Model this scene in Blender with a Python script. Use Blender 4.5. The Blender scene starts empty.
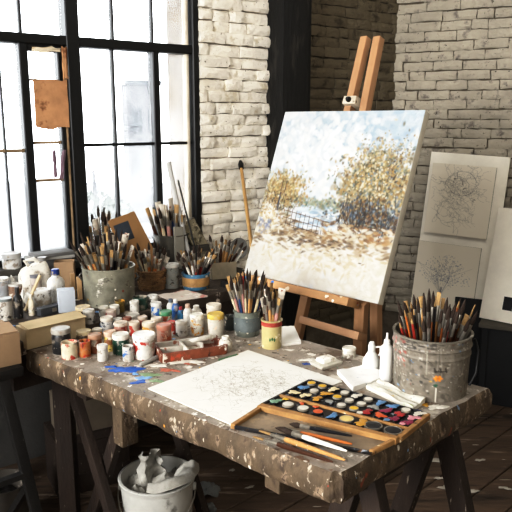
import bpy, bmesh, math, random
import numpy as np
from mathutils import Vector, Matrix, noise
PI = math.pi
R = math.radians
C = bpy.context.scene.collection
rnd = random.Random(7)

# ------------------------------------------------------------------ camera maths (plan of the room taken from sight lines)
F, PITCH, H = 660.0, R(11.6), 1.48
def ray(px, py):
    x = (px - 256) / F; y = (256 - py) / F
    return Vector((x, math.cos(PITCH) + y * math.sin(PITCH), -math.sin(PITCH) + y * math.cos(PITCH)))
def at(px, py, z):
    d = ray(px, py); t = (z - H) / d.z
    return Vector((d.x * t, d.y * t, z))
def depth(p):
    return p.y * math.cos(PITCH) - (p.z - H) * math.sin(PITCH)
def stand(px, low, w, h, z):
    """a round thing whose lowest rim point is (px, low), w wide and h high in sight: centre, radius, height"""
    c = at(px, low, z)
    for _ in range(4):
        dep = math.atan2(H - z, math.hypot(c.x, c.y))
        minor = w * math.sin(dep)
        c = at(px, low - minor / 2, z)
    s = F / depth(c)
    return c, w / s / 2, max(0.01, (h - minor) / math.cos(dep) / s)

# ------------------------------------------------------------------ materials
def rgb(h):
    if isinstance(h, str):
        v = [int(h[i:i + 2], 16) / 255 for i in (0, 2, 4)]
        return tuple((c / 12.92 if c <= .04045 else ((c + .055) / 1.055) ** 2.4) for c in v) + (1,)
    return tuple(h) + (1,) if len(h) == 3 else tuple(h)
def srgb(c):
    return [rgb(c)[i] for i in range(3)]

def M(name, col='808080', rough=.6, metal=0.0, var=.0, vscale=8, spots=(), bump=0.0, bscale=60, obj=False, attr=None,
      stretch=None, rnd_off=True, spec=.4, extra=None):
    m = bpy.data.materials.new(name); m.use_nodes = True
    nt = m.node_tree; N = nt.nodes; L = nt.links
    b = N['Principled BSDF']
    b.inputs['Roughness'].default_value = rough; b.inputs['Metallic'].default_value = metal
    b.inputs['Specular IOR Level'].default_value = spec
    tc = N.new('ShaderNodeTexCoord'); vec = tc.outputs['Object']
    oi = N.new('ShaderNodeObjectInfo')
    if rnd_off:
        a = N.new('ShaderNodeVectorMath'); a.operation = 'MULTIPLY_ADD'
        a.inputs[1].default_value = (1, 1, 1); L.new(vec, a.inputs[0])
        k = N.new('ShaderNodeMath'); k.operation = 'MULTIPLY'; k.inputs[1].default_value = 37.0
        L.new(oi.outputs['Random'], k.inputs[0]); L.new(k.outputs[0], a.inputs[2]); vec = a.outputs[0]
    if stretch:
        mp = N.new('ShaderNodeMapping'); mp.inputs['Scale'].default_value = stretch; L.new(vec, mp.inputs[0])
        if len(stretch) == 3: pass
        vec = mp.outputs[0]
    def noi(scale, det=4, ro=.6, dist=0):
        n = N.new('ShaderNodeTexNoise'); n.inputs['Scale'].default_value = scale
        n.inputs['Detail'].default_value = det; n.inputs['Roughness'].default_value = ro
        n.inputs['Distortion'].default_value = dist
        L.new(vec, n.inputs['Vector']); return n.outputs['Fac']
    def ramp(src, lo, hi, a, c):
        r = N.new('ShaderNodeMapRange'); r.inputs[1].default_value = lo; r.inputs[2].default_value = hi
        r.inputs[3].default_value = a; r.inputs[4].default_value = c; r.clamp = True
        L.new(src, r.inputs[0]); return r.outputs[0]
    def mix(fac, c1, c2, mode='MIX'):
        x = N.new('ShaderNodeMix'); x.data_type = 'RGBA'; x.blend_type = mode
        for i, v in ((0, fac), (6, c1), (7, c2)):
            if hasattr(v, 'links'): L.new(v, x.inputs[i])
            else: x.inputs[i].default_value = v
        return x.outputs[2]
    if attr:
        at_ = N.new('ShaderNodeVertexColor'); at_.layer_name = attr; c = at_.outputs['Color']
    elif obj: c = oi.outputs['Color']
    else:
        q = N.new('ShaderNodeRGB'); q.outputs[0].default_value = rgb(col); c = q.outputs[0]
    if var:
        f = ramp(noi(vscale, 5, .65), .3, .7, 1 - var, 1 + var * .35)
        g = N.new('ShaderNodeCombineColor')
        for i in range(3): L.new(f, g.inputs[i])
        c = mix(1.0, c, g.outputs[0], 'MULTIPLY')
    for s in spots:
        sc, sca, thr = s[0], s[1], s[2]; soft = s[3] if len(s) > 3 else .04
        f = ramp(noi(sca, 4, .62, s[4] if len(s) > 4 else 0), thr, thr + soft, 0, 1)
        c = mix(f, c, rgb(sc))
    if extra: c = extra(nt, vec, c, noi, ramp, mix)
    L.new(c, b.inputs['Base Color'])
    if bump:
        bp = N.new('ShaderNodeBump'); bp.inputs['Strength'].default_value = bump; bp.inputs['Distance'].default_value = .01
        L.new(noi(bscale, 5, .6), bp.inputs['Height']); L.new(bp.outputs[0], b.inputs['Normal'])
    return m

def speckle(cols, scale, size=.16):
    """little dabs of spilled paint, one random colour per voronoi cell"""
    def fn(nt, vec, c, noi, ramp, mix):
        N, L = nt.nodes, nt.links
        v = N.new('ShaderNodeTexVoronoi'); v.inputs['Scale'].default_value = scale
        L.new(vec, v.inputs['Vector'])
        cr = N.new('ShaderNodeValToRGB'); cr.color_ramp.interpolation = 'CONSTANT'
        e = cr.color_ramp.elements
        while len(e) < len(cols): e.new(.5)
        for i, k in enumerate(cols): e[i].position = i / len(cols); e[i].color = rgb(k)
        sx = N.new('ShaderNodeSeparateColor'); L.new(v.outputs['Color'], sx.inputs[0])
        L.new(sx.outputs[0], cr.inputs[0])
        size_n = N.new('ShaderNodeMath'); size_n.operation = 'MULTIPLY'; size_n.inputs[1].default_value = size * 2
        pw = N.new('ShaderNodeMath'); pw.operation = 'POWER'; pw.inputs[1].default_value = 2.5
        L.new(sx.outputs[1], pw.inputs[0]); L.new(pw.outputs[0], size_n.inputs[0])
        d = N.new('ShaderNodeMath'); d.operation = 'LESS_THAN'
        nn = N.new('ShaderNodeMath'); nn.operation = 'MULTIPLY_ADD'; nn.inputs[1].default_value = .25; 
        L.new(noi(scale * 2.5, 3), nn.inputs[0]); L.new(v.outputs['Distance'], nn.inputs[2])
        sub = N.new('ShaderNodeMath'); sub.operation = 'SUBTRACT'; sub.inputs[1].default_value = .12
        L.new(nn.outputs[0], sub.inputs[0])
        L.new(sub.outputs[0], d.inputs[0]); L.new(size_n.outputs[0], d.inputs[1])
        return mix(d.outputs[0], c, cr.outputs[0])
    return fn
def chain(*fs):
    def fn(nt, vec, c, noi, ramp, mix):
        for f in fs: c = f(nt, vec, c, noi, ramp, mix)
        return c
    return fn

# ------------------------------------------------------------------ mesh helpers
class MB:
    def __init__(s): s.v = []; s.f = []; s.mi = []; s.cur = 0
    def add(s, vs, fs, mx=None):
        b = len(s.v)
        s.v += [tuple(mx @ Vector(p)) if mx else tuple(p) for p in vs]
        s.f += [tuple(b + i for i in f) for f in fs]; s.mi += [s.cur] * len(fs); return s
    def box(s, c, d, mx=None, rot=None, taper=1.0):
        x, y, z = d[0] / 2, d[1] / 2, d[2] / 2
        vs = [Vector((sx * x * (taper if sz > 0 else 1), sy * y * (taper if sz > 0 else 1), sz * z)) for sz in (-1, 1) for sy in (-1, 1) for sx in (-1, 1)]
        if rot: vs = [rot @ p for p in vs]
        vs = [p + Vector(c) for p in vs]
        return s.add(vs, [(0, 2, 3, 1), (4, 5, 7, 6), (0, 1, 5, 4), (2, 6, 7, 3), (0, 4, 6, 2), (1, 3, 7, 5)], mx)
    def lathe(s, prof, n=20, mx=None, cap=True):
        vs = []; fs = []
        for r, z in prof: vs += [(r * math.cos(2 * PI * i / n), r * math.sin(2 * PI * i / n), z) for i in range(n)]
        for k in range(len(prof) - 1):
            for i in range(n):
                j = (i + 1) % n; fs.append((k * n + i, k * n + j, k * n + n + j, k * n + n + i))
        if cap:
            fs.append(tuple(range(n - 1, -1, -1))); m = (len(prof) - 1) * n; fs.append(tuple(range(m, m + n)))
        return s.add(vs, fs, mx)
    def tube(s, pts, rad, n=8, mx=None, flat=1.0):
        pts = [Vector(p) for p in pts]
        if not isinstance(rad, (list, tuple)): rad = [rad] * len(pts)
        vs = []; fs = []; ref = None
        for i, p in enumerate(pts):
            t = (pts[min(i + 1, len(pts) - 1)] - pts[max(i - 1, 0)]).normalized()
            if ref is None: ref = t.orthogonal().normalized()
            ref = (ref - t * ref.dot(t)).normalized(); b = t.cross(ref)
            vs += [p + rad[i] * (math.cos(2 * PI * k / n) * ref + flat * math.sin(2 * PI * k / n) * b) for k in range(n)]
        for i in range(len(pts) - 1):
            for k in range(n):
                j = (k + 1) % n; fs.append((i * n + k, i * n + j, i * n + n + j, i * n + n + k))
        fs.append(tuple(range(n - 1, -1, -1))); m = (len(pts) - 1) * n; fs.append(tuple(range(m, m + n)))
        return s.add(vs, fs, mx)
    def beam(s, a, b, w, d, up=(0, 0, 1), mx=None):
        a = Vector(a); b = Vector(b); t = (b - a); l = t.length; t.normalize()
        x = Vector(up).cross(t)
        if x.length < 1e-4: x = Vector((1, 0, 0))
        x.normalize(); y = t.cross(x)
        rot = Matrix((x, y, t)).transposed()
        return s.box((a + b) / 2, (w, d, l), mx, rot)
    def prism(s, poly, z0, z1, mx=None):
        n = len(poly)
        vs = [(p[0], p[1], z0) for p in poly] + [(p[0], p[1], z1) for p in poly]
        fs = [tuple(range(n - 1, -1, -1)), tuple(range(n, 2 * n))] + [(i, (i + 1) % n, n + (i + 1) % n, n + i) for i in range(n)]
        return s.add(vs, fs, mx)
    def build(s, name, mats, parent=None, loc=(0, 0, 0), smooth=35, bevel=0, segs=2, sub=0):
        me = bpy.data.meshes.new(name); me.from_pydata(s.v, [], s.f)
        if not isinstance(mats, (list, tuple)): mats = [mats]
        for m in mats: me.materials.append(m)
        me.polygons.foreach_set('material_index', s.mi)
        bm = bmesh.new(); bm.from_mesh(me)
        if bevel:
            ed = [e for e in bm.edges if len(e.link_faces) == 2 and e.calc_face_angle(0) > R(30)]
            bmesh.ops.bevel(bm, geom=ed, offset=bevel, segments=segs, profile=.6, affect='EDGES', clamp_overlap=True)
        if sub: bmesh.ops.subdivide_edges(bm, edges=bm.edges[:], cuts=sub, use_grid_fill=True)
        bmesh.ops.recalc_face_normals(bm, faces=bm.faces[:])
        bm.to_mesh(me); bm.free()
        o = bpy.data.objects.new(name, me); C.objects.link(o); o.location = loc
        if parent: o.parent = parent
        if smooth:
            me.polygons.foreach_set('use_smooth', [True] * len(me.polygons)); me.set_sharp_from_angle(angle=R(smooth))
        return o

def tag(o, label, cat, group=None, kind=None):
    o['label'] = label; o['category'] = cat
    if group: o['group'] = group
    if kind: o['kind'] = kind
    return o
def thing(name, label, cat, loc=(0, 0, 0), rz=0, group=None):
    o = bpy.data.objects.new(name, None); C.objects.link(o); o.empty_display_size = .05
    o.location = loc; o.rotation_euler = (0, 0, rz)
    return tag(o, label, cat, group)
def struct(o): o['kind'] = 'structure'; return o
KIDS = {}
def dup(src, label=None, group=None):
    """copy a thing with its parts and sub-parts"""
    r = src.copy(); C.objects.link(r)
    if label: r['label'] = label
    if group: r['group'] = group
    for ch in src.children:
        c = ch.copy(); C.objects.link(c); c.parent = r
        for g in ch.children:
            d = g.copy(); C.objects.link(d); d.parent = c
    return r
def setcol(o, name, arr):
    me = o.data; a = me.color_attributes.new('paint', 'FLOAT_COLOR', 'POINT')
    a.data.foreach_set('color', np.concatenate([arr, np.ones((len(arr), 1))], 1).astype(np.float32).ravel())
def grid(name, c4, img, mat, parent=None, wob=0, lift=0):
    """sheet over four corners (TL, TR, BR, BL), one vertex per painted texel of img[ny,nx,3] (linear)"""
    ny, nx = img.shape[:2]
    tl, tr, br, bl = [Vector(p) for p in c4]
    vs = []
    for j in range(ny):
        v = j / (ny - 1)
        for i in range(nx):
            u = i / (nx - 1)
            p = (tl * (1 - u) + tr * u) * (1 - v) + (bl * (1 - u) + br * u) * v
            if wob: p = p + Vector((0, 0, wob * (noise.noise(Vector((u * 3, v * 3, 5))) + .6)))
            vs.append(p)
    fs = [(j * nx + i, j * nx + nx + i, j * nx + nx + i + 1, j * nx + i + 1) for j in range(ny - 1) for i in range(nx - 1)]
    me = bpy.data.meshes.new(name); me.from_pydata([tuple(p) for p in vs], [], fs); me.materials.append(mat)
    me.polygons.foreach_set('use_smooth', [True] * len(fs))
    o = bpy.data.objects.new(name, me); C.objects.link(o)
    if parent: o.parent = parent
    setcol(o, 'paint', img.reshape(-1, 3))
    return o

# ------------------------------------------------------------------ little painter (numpy): dabs and pen lines
class Paint:
    def __init__(s, nx, ny, col, seed=1):
        s.nx, s.ny = nx, ny; s.a = np.tile(np.array(srgb(col)), (ny, nx, 1)); s.r = random.Random(seed)
    def dab(s, u, v, ru, rv, ang, col, op=1.0, soft=.35):
        x, y = u * s.nx, v * s.ny; m = max(ru, rv) + 1.5
        x0, x1 = int(max(0, x - m)), int(min(s.nx, x + m + 1)); y0, y1 = int(max(0, y - m)), int(min(s.ny, y + m + 1))
        if x1 <= x0 or y1 <= y0: return
        X, Y = np.meshgrid(np.arange(x0, x1) - x, np.arange(y0, y1) - y)
        c, n = math.cos(ang), math.sin(ang)
        d = np.sqrt(((X * c + Y * n) / ru) ** 2 + ((-X * n + Y * c) / rv) ** 2)
        k = np.clip((1 - d) / soft, 0, 1) * op
        s.a[y0:y1, x0:x1] = s.a[y0:y1, x0:x1] * (1 - k[..., None]) + np.array(srgb(col)) * k[..., None]
    def line(s, pts, w, col, op=.8):
        for (a, b), (c, d) in zip(pts[:-1], pts[1:]):
            n = max(1, int(math.hypot((c - a) * s.nx, (d - b) * s.ny) / max(.5, w * .7)))
            for i in range(n):
                t = i / n; s.dab(a + (c - a) * t, b + (d - b) * t, w, w, 0, col, op, .8)
    def scrib(s, u, v, ru, rv, n, w, col, op=.6, turn=1.2):
        """a loose hand-drawn stroke wandering about a spot"""
        r = s.r; a = r.uniform(0, 2 * PI); x, y = u + r.gauss(0, ru * .5), v + r.gauss(0, rv * .5); pts = [(x, y)]
        for _ in range(n):
            a += r.gauss(0, turn); x += math.cos(a) * ru * .22; y += math.sin(a) * rv * .22; pts.append((x, y))
        s.line(pts, w, col, op)
    def pick(s, cols): return s.r.choice(cols)

# ------------------------------------------------------------------ camera and light
cam = bpy.data.cameras.new('camera'); cam_o = bpy.data.objects.new('camera', cam); C.objects.link(cam_o)
cam.sensor_width = 36; cam.lens = F / 512 * 36; cam.clip_start = .05
cam_o.location = (0, 0, H); cam_o.rotation_euler = (PI / 2 - PITCH, 0, 0)
bpy.context.scene.camera = cam_o
w = bpy.data.worlds.new('sky'); bpy.context.scene.world = w; w.use_nodes = True
w.node_tree.nodes['Background'].inputs[0].default_value = (.93, .97, 1, 1)
w.node_tree.nodes['Background'].inputs[1].default_value = 8.5
def area(name, loc, target, sx, sy, power, col=(1, 1, 1)):
    l = bpy.data.lights.new(name, 'AREA'); l.shape = 'RECTANGLE'; l.size = sx; l.size_y = sy; l.energy = power; l.color = col
    o = bpy.data.objects.new(name, l); C.objects.link(o); o.location = loc
    o.rotation_euler = (Vector(target) - Vector(loc)).to_track_quat('-Z', 'Y').to_euler(); return o
area('side_window_light', (-2.75, -.7, 2.0), (.2, 2.5, .9), 2.3, 1.5, 258, (1, .99, .975))
area('rear_fill_light', (-.2, -1.85, 2.4), (.9, 3.6, .9), 1.2, 1.0, 34, (1, .97, .92))  # added fill from behind the camera; the rear wall has no window
area('overhead_fill_light', (.75, 2.2, 2.95), (1.0, 3.8, .8), 0.7, .7, 17, (1, .96, .9))  # added fill without a fitting, brightens the sketch board and back wall
vs_ = bpy.context.scene.view_settings
vs_.view_transform = 'Standard'; vs_.look = 'None'; vs_.exposure = 0.0
vs_.use_curve_mapping = True
cm_ = vs_.curve_mapping; cv_ = cm_.curves[3]
for x_, y_ in ((.06, .038), (.22, .19), (.5, .55), (.75, .84)): cv_.points.new(x_, y_)
cm_.update()

# ------------------------------------------------------------------ room shell
WA = R(36); W0 = Vector((-.159, 3.32, 0)); dw = Vector((math.cos(WA), math.sin(WA), 0)); nw = Vector((-dw.y, dw.x, 0))
WM = Matrix.Translation(W0) @ Matrix.Rotation(WA, 4, 'Z')     # x along the window wall, y outwards
BA = R(-26); CORN = W0 + dw * 1.20
BMX = Matrix.Translation(CORN) @ Matrix.Rotation(BA, 4, 'Z')

def brick_mat(name, base, dark, stain, amt):
    return M(name, base, rough=.85, var=.16, vscale=5, rnd_off=False, spec=.15,
             spots=[(stain, 3.2, .58, .22), (stain, 14, .57, .12), (dark, 26, .67, .05), (dark, 60, .655, .04)], bump=.9, bscale=36)
m_pier = brick_mat('whitewashed_brick', 'ece6da', '6a6054', 'c8bda6', 0)
m_seg = brick_mat('shade_painted_brick', '665d4d', '2c2722', '40392e', 0)  # shade right of the pillar is put into these darker brick tones
m_back = brick_mat('cream_painted_brick', 'aca597', '4a443c', '78716a', 0)
m_mortar = M('grimy_mortar', 'a0968a', rough=.95, var=.4, vscale=20, rnd_off=False)
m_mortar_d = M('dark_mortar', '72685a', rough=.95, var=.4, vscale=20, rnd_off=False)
m_conc = M('grey_plaster', '4b4946', rough=.9, var=.3, vscale=3, rnd_off=False, spots=[('55524d', 5, .58, .1)], bump=.3)
m_plain = M('plain_wall_paint', 'a9a294', rough=.9, var=.15, rnd_off=False)
m_ceil = M('ceiling_paint', '9b968c', rough=.9, rnd_off=False)

def bricks(mb, mx, s0, s1, z0, z1, seed, bl=.205, bh=.064, gap=.009, depth=.05, out=.012, rough=1.0):
    """a face of laid bricks; local x along wall, local -y towards the room"""
    r = random.Random(seed); row = 0; z = z0
    while z < z1 - .01:
        x = s0 - (bl / 2 if row % 2 else 0) - r.uniform(0, .03)
        h = min(bh, z1 - z)
        while x < s1 - .004:
            l = bl * (r.choice([1, 1, 1, .5, .97, 1.06])) + r.uniform(-.012, .012)
            a, b = max(x, s0), min(x + l, s1)
            if b - a > .025:
                o = out * rough * r.uniform(-.35, 1.0); g = gap * r.uniform(.5, 1.3) / 2; dz = r.uniform(-.003, .003)
                # front face pillowed: 4x3 grid with rounded rim
                nx, nz = 5, 4; vs = []
                for j in range(nz):
                    for i in range(nx):
                        u = a + g + (b - a - 2 * g) * (i / (nx - 1)); w_ = z + g + dz + (h - 2 * g) * (j / (nz - 1))
                        edge = i in (0, nx - 1) or j in (0, nz - 1); cor = i in (0, nx - 1) and j in (0, nz - 1)
                        y = -o - (.0 if edge else .006) + (.005 if cor else 0) + r.uniform(-.0025, .0025) * rough
                        if edge: u += r.uniform(-.003, .003); w_ += r.uniform(-.003, .003)
                        vs.append((u, y, w_))
                fs = [(j * nx + i, j * nx + i + 1, j * nx + nx + i + 1, j * nx + nx + i) for j in range(nz - 1) for i in range(nx - 1)]
                ring = list(range(nx)) + [nx * j + nx - 1 for j in range(1, nz)] + [nx * (nz - 1) + i for i in range(nx - 2, -1, -1)] + [nx * j for j in range(nz - 2, 0, -1)]
                n0 = len(vs)
                for q in ring: p = vs[q]; vs.append((p[0], depth * .5, p[2]))
                fs += [(ring[k], n0 + k, n0 + (k + 1) % len(ring), ring[(k + 1) % len(ring)]) for k in range(len(ring))]
                mb.add(vs, fs, mx)
            x += l
        z += bh; row += 1

SILL, HEAD, CEIL = .885, 2.62, 3.05
SL, SR = -2.35, -.135                         # window opening along the wall
def face(mb, mx, s0, s1, z0, z1, y=.0, t=.3):
    mb.box(((s0 + s1) / 2, y + t / 2, (z0 + z1) / 2), (s1 - s0, t, z1 - z0), mx)
# window wall: pier right of the window in whitewashed brick, plaster below the sill
mb = MB(); face(mb, WM, SR, .30, 0, CEIL, .012); mb.cur = 1; bricks(mb, WM, SR, .30, 0, 2.7, 3, bl=.175, bh=.054, gap=.004, rough=1.7)
mb.cur = 2; face(mb, WM, -2.9, SR, 0, SILL, 0.0); face(mb, WM, -2.9, SL, SILL, CEIL); face(mb, WM, SL, SR, HEAD, CEIL)
struct(mb.build('wall_window', [m_mortar, m_pier, m_conc]))
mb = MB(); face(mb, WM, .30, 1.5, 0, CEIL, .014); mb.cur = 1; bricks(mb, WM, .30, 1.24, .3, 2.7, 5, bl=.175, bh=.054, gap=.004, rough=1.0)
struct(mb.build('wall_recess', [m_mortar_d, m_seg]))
mb = MB(); face(mb, BMX, -.2, 3.0, 0, CEIL, .014); mb.cur = 1; bricks(mb, BMX, .0, 1.45, .3, 2.6, 9, bl=.175, bh=.054, gap=.0045, rough=1.15)
struct(mb.build('wall_back', [m_mortar_d, m_back]))
BE = BMX @ Vector((2.2, 0, 0))
mb = MB(); mb.box((BE.x + .1, (BE.y - 2.2) / 2 + .3, CEIL / 2), (.2, BE.y + 2.8, CEIL)); struct(mb.build('wall_right', m_plain))
mb = MB(); mb.box((0.2, -2.1, CEIL / 2), (5.6, .2, CEIL)); struct(mb.build('wall_rear', m_plain))
LX = -2.35; LY1 = W0.y + (LX - W0.x) / dw.x * dw.y
mb = MB()
for y0, y1, z0, z1 in ((-2.1, LY1 + .25, 0, .9), (-2.1, LY1 + .25, 2.75, CEIL), (-2.1, -1.9, .9, 2.75), (.5, LY1 + .25, .9, 2.75)):
    mb.box((LX - .12, (y0 + y1) / 2, (z0 + z1) / 2), (.24, y1 - y0, z1 - z0))
struct(mb.build('wall_left', m_conc))
m_black = M('black_window_steel', '0e0e0f', rough=.45, var=.3, vscale=30)
mb = MB()
for y in (-1.9, -.7, .5): mb.box((LX, y, 1.825), (.05, .06, 1.85))
for z in (.92, 1.85, 2.73): mb.box((LX, -.7, z), (.05, 2.4, .05))
struct(mb.build('window_2', m_black))
mb = MB(); mb.box((.2, 1.2, CEIL + .1), (6.5, 7.5, .2)); struct(mb.build('ceiling', m_ceil))

# floor of worn dark boards running the way the table's short side runs
FA = R(43.8)
m_floor = M('worn_floorboards', '5b4a3c', rough=.62, var=.45, vscale=6, stretch=(.35, 3.0, 1), rnd_off=True, spec=.35,
            spots=[('2b221c', 4, .56, .12), ('857465', 9, .60, .06), ('9a8f82', 18, .71, .03)], bump=.5, bscale=30,
            extra=speckle(['cfc8bb', 'a99f90', '3a3028', 'd8d2c6', '8a7c6c', '4a3f36'], 14, .13))
mb = MB(); rr = random.Random(4); x = -4.0
FM = Matrix.Rotation(FA, 4, 'Z')
while x < 4.6:
    wd = rr.uniform(.13, .17); y = -3.5 + rr.uniform(0, 1)
    mb.add(*(lambda a: (a.v, a.f))(MB().box((1.2, x + wd / 2, -.03 + rr.uniform(-.002, .002)), (8.6, wd - .006, .06))), FM)
    x += wd
mb.box((0, 1.2, -.09), (7, 8, .04))
struct(mb.build('floor', m_floor, bevel=.003, segs=1))

# dark pillar between the pier and the recess
m_pillar = M('black_painted_timber', '141311', rough=.7, var=.5, vscale=6, stretch=(1, 1, .25), spots=[('2e2b27', 18, .58, .1)], bump=.6, rnd_off=False)
mb = MB(); mb.box((.265 + .085, -.055, CEIL / 2), (.165, .15, CEIL), WM); mb.box((.47, -.02, CEIL / 2), (.075, .08, CEIL), WM)
struct(mb.build('trim_1', m_pillar, bevel=.006))

# ------------------------------------------------------------------ the big steel window
def onwall(px, py, off=0.0):
    d = ray(px, py); P = W0 + nw * off; t = (nw.x * P.x + nw.y * P.y) / (nw.x * d.x + nw.y * d.y); q = Vector((d.x * t, d.y * t, 0))
    return (q - P).dot(dw), H + d.z * t
win = bpy.data.objects.new('window_1', None); C.objects.link(win); win.location = W0; win.rotation_euler = (0, 0, WA); struct(win)
FY = .05     # glazing plane behind the wall face
def bar(name, s, z0, z1, wd, dp=.05, mat=None, y=FY):
    o = MB().box((0, 0, 0), (wd, dp, z1 - z0)).build(name, mat or m_black, win, (s, y, (z0 + z1) / 2), bevel=.004, segs=1); return o
def hbar(name, s0, s1, z, ht, dp=.05, mat=None, y=FY):
    return MB().box((0, 0, 0), (s1 - s0, dp, ht)).build(name, mat or m_black, win, ((s0 + s1) / 2, y, z), bevel=.004, segs=1)
m_cream = M('cream_trim_paint', 'cfc5b2', rough=.7, var=.3, vscale=12)
m_rust = M('rusty_sash_paint', '9a8468', rough=.8, var=.4, vscale=25)
mul = onwall(77, 100)[0]; cas = onwall(29, 110)[0]
fr = MB()
fr.box((SR - .012, FY, (SILL + HEAD) / 2), (.036, .09, HEAD - SILL)); fr.box(((SL + SR) / 2, FY, HEAD), (SR - SL, .09, .06))
fr.box(((SL + SR) / 2, FY, SILL + .012), (SR - SL, .1, .03)); fr.box((SL + .02, FY, (SILL + HEAD) / 2), (.05, .09, HEAD - SILL))
fr.build('window_frame', m_black, win, bevel=.004, segs=1)
bar('inner_trim', SR - .045, SILL, HEAD, .016, .04, m_cream)
bar('main_mullion', mul, SILL, HEAD, .058, .085)
bar('mullion_edge', mul - .038, SILL, 1.78, .012, .05, m_rust)
hbar('transom', SL, SR, 1.806, .040, .075)
bar('mullion', onwall(160, 120)[0], SILL, 1.80, .034, .06)
for px, py, a, b, wd in ((118, 100, SILL, 1.8, .014), (10, 170, SILL + .0, 1.8, .009), (23, 20, 1.8, HEAD, .013), (116, 20, 1.8, HEAD, .013), (156, 20, 1.8, HEAD, .013), (-45, 100, SILL, HEAD, .05)):
    bar('glazing_bar', onwall(px, py)[0], a, b, wd, .03)
hbar('glazing_bar', SL, cas, 1.357, .014, .03, m_rust); hbar('glazing_bar', mul, SR, 1.374, .014, .03)
hbar('glazing_bar', SL, SR, 2.25, .014, .03)
# casement between the stile and the mullion
bar('casement_stile', cas, SILL, 1.79, .036, .06)
bar('casement_stile', mul - .055, SILL, 1.79, .02, .05); hbar('casement_rail', cas, mul, 1.775, .03, .05)
for z, ht in ((1.645, .008), (1.388, .012), (1.229, .012)): hbar('casement_bar', cas, mul, z, ht, .025, m_rust)
m_glass = bpy.data.materials.new('dusty_glass'); m_glass.use_nodes = True
nt = m_glass.node_tree; nt.nodes.remove(nt.nodes['Principled BSDF'])
tr = nt.nodes.new('ShaderNodeBsdfTransparent'); tl = nt.nodes.new('ShaderNodeBsdfTranslucent'); gl = nt.nodes.new('ShaderNodeBsdfGlossy')
gl.inputs['Roughness'].default_value = .05; tl.inputs[0].default_value = (.95, .96, .97, 1)
x1 = nt.nodes.new('ShaderNodeMixShader'); x2 = nt.nodes.new('ShaderNodeMixShader')
nz = nt.nodes.new('ShaderNodeTexNoise'); nz.inputs['Scale'].default_value = 3.5; nz.inputs['Detail'].default_value = 6
tc = nt.nodes.new('ShaderNodeTexCoord'); nt.links.new(tc.outputs['Object'], nz.inputs['Vector'])
mr = nt.nodes.new('ShaderNodeMapRange'); mr.inputs[1].default_value = .35; mr.inputs[2].default_value = .75; mr.inputs[3].default_value = .04; mr.inputs[4].default_value = .35
nt.links.new(nz.outputs['Fac'], mr.inputs[0]); nt.links.new(mr.outputs[0], x1.inputs[0])
nt.links.new(tr.outputs[0], x1.inputs[1]); nt.links.new(tl.outputs[0], x1.inputs[2])
x2.inputs[0].default_value = .04; nt.links.new(x1.outputs[0], x2.inputs[1]); nt.links.new(gl.outputs[0], x2.inputs[2])
nt.links.new(x2.outputs[0], nt.nodes['Material Output'].inputs[0])
vb = [SL, onwall(-45, 100)[0], cas, mul, onwall(160, 120)[0], SR]
for a, b in zip(vb[:-1], vb[1:]):
    for z0, z1 in ((SILL, 1.8), (1.8, HEAD)):
        MB().add([(a, FY + .004, z0), (b, FY + .004, z0), (b, FY + .004, z1), (a, FY + .004, z1)], [(0, 1, 2, 3)]).build('pane', m_glass, win, smooth=0)
# sill board
struct(MB().box(((SL + SR) / 2, -.02, SILL - .015), (SR - SL, .1, .03), WM).build('trim_2', M('grimy_sill', '4a4742', rough=.8, var=.4), bevel=.004))

# papers and card stuck on the casement glass
def onglass(name, x0, y0, x1, y1, mat, label, cat, group=None, skew=0):
    a = onwall(x0, y0, .02); b = onwall(x1, y1, .02)
    o = MB(); n = 6
    vs = []; 
    for j in range(n + 1):
        for i in range(n + 1):
            u, v = i / n, j / n
            vs.append(((u - .5) * (b[0] - a[0]) + skew * (v - .5), rnd.uniform(-.004, .004) - .004 * math.sin(u * 3), (.5 - v) * (a[1] - b[1]) + (rnd.uniform(-.006, .006) if j in (0, n) else 0)))
    fs = [(j * (n + 1) + i, (j + 1) * (n + 1) + i, (j + 1) * (n + 1) + i + 1, j * (n + 1) + i + 1) for j in range(n) for i in range(n)]
    o.add(vs, fs); q = o.build(name, mat)
    q.matrix_world = Matrix.Translation(W0 + dw * ((a[0] + b[0]) / 2) + nw * .012 + Vector((0, 0, (a[1] + b[1]) / 2))) @ Matrix.Rotation(WA, 4, 'Z')
    return tag(q, label, cat, group)
m_kraft = M('blotchy_brown_paper', 'c0936c', rough=.9, var=.35, vscale=9, spots=[('6f4529', 12, .56, .1), ('d8b590', 9, .62, .08)])
m_strip = M('stained_paper_strip', 'e5d8c2', rough=.9, var=.2, vscale=14, spots=[('a98a5f', 14, .55, .1)])
m_mauve = M('mauve_cloth_strip', '8d7683', rough=.9, var=.3, vscale=14)
onglass('brown_paper', 32, 79, 69, 128, m_kraft, 'blotchy brown paper taped over the casement pane', 'paper')
onglass('paper_strip', 60.5, 47, 68, 79, m_kraft, 'narrow brown paper strip stuck on the casement above the brown sheet', 'paper strip')
onglass('paper_strip', 31, 46, 60, 53, m_strip, 'cream stained strip along the top of the casement pane', 'paper strip')
onglass('cloth_strip', 51.5, 150, 57, 178, m_mauve, 'mauve strip on the casement pane nearer the window edge, left of its twin', 'strip')
onglass('cloth_strip', 59, 150, 65, 179, m_mauve, 'slanting mauve strip on the casement pane beside the mullion', 'strip', skew=-.02)

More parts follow.
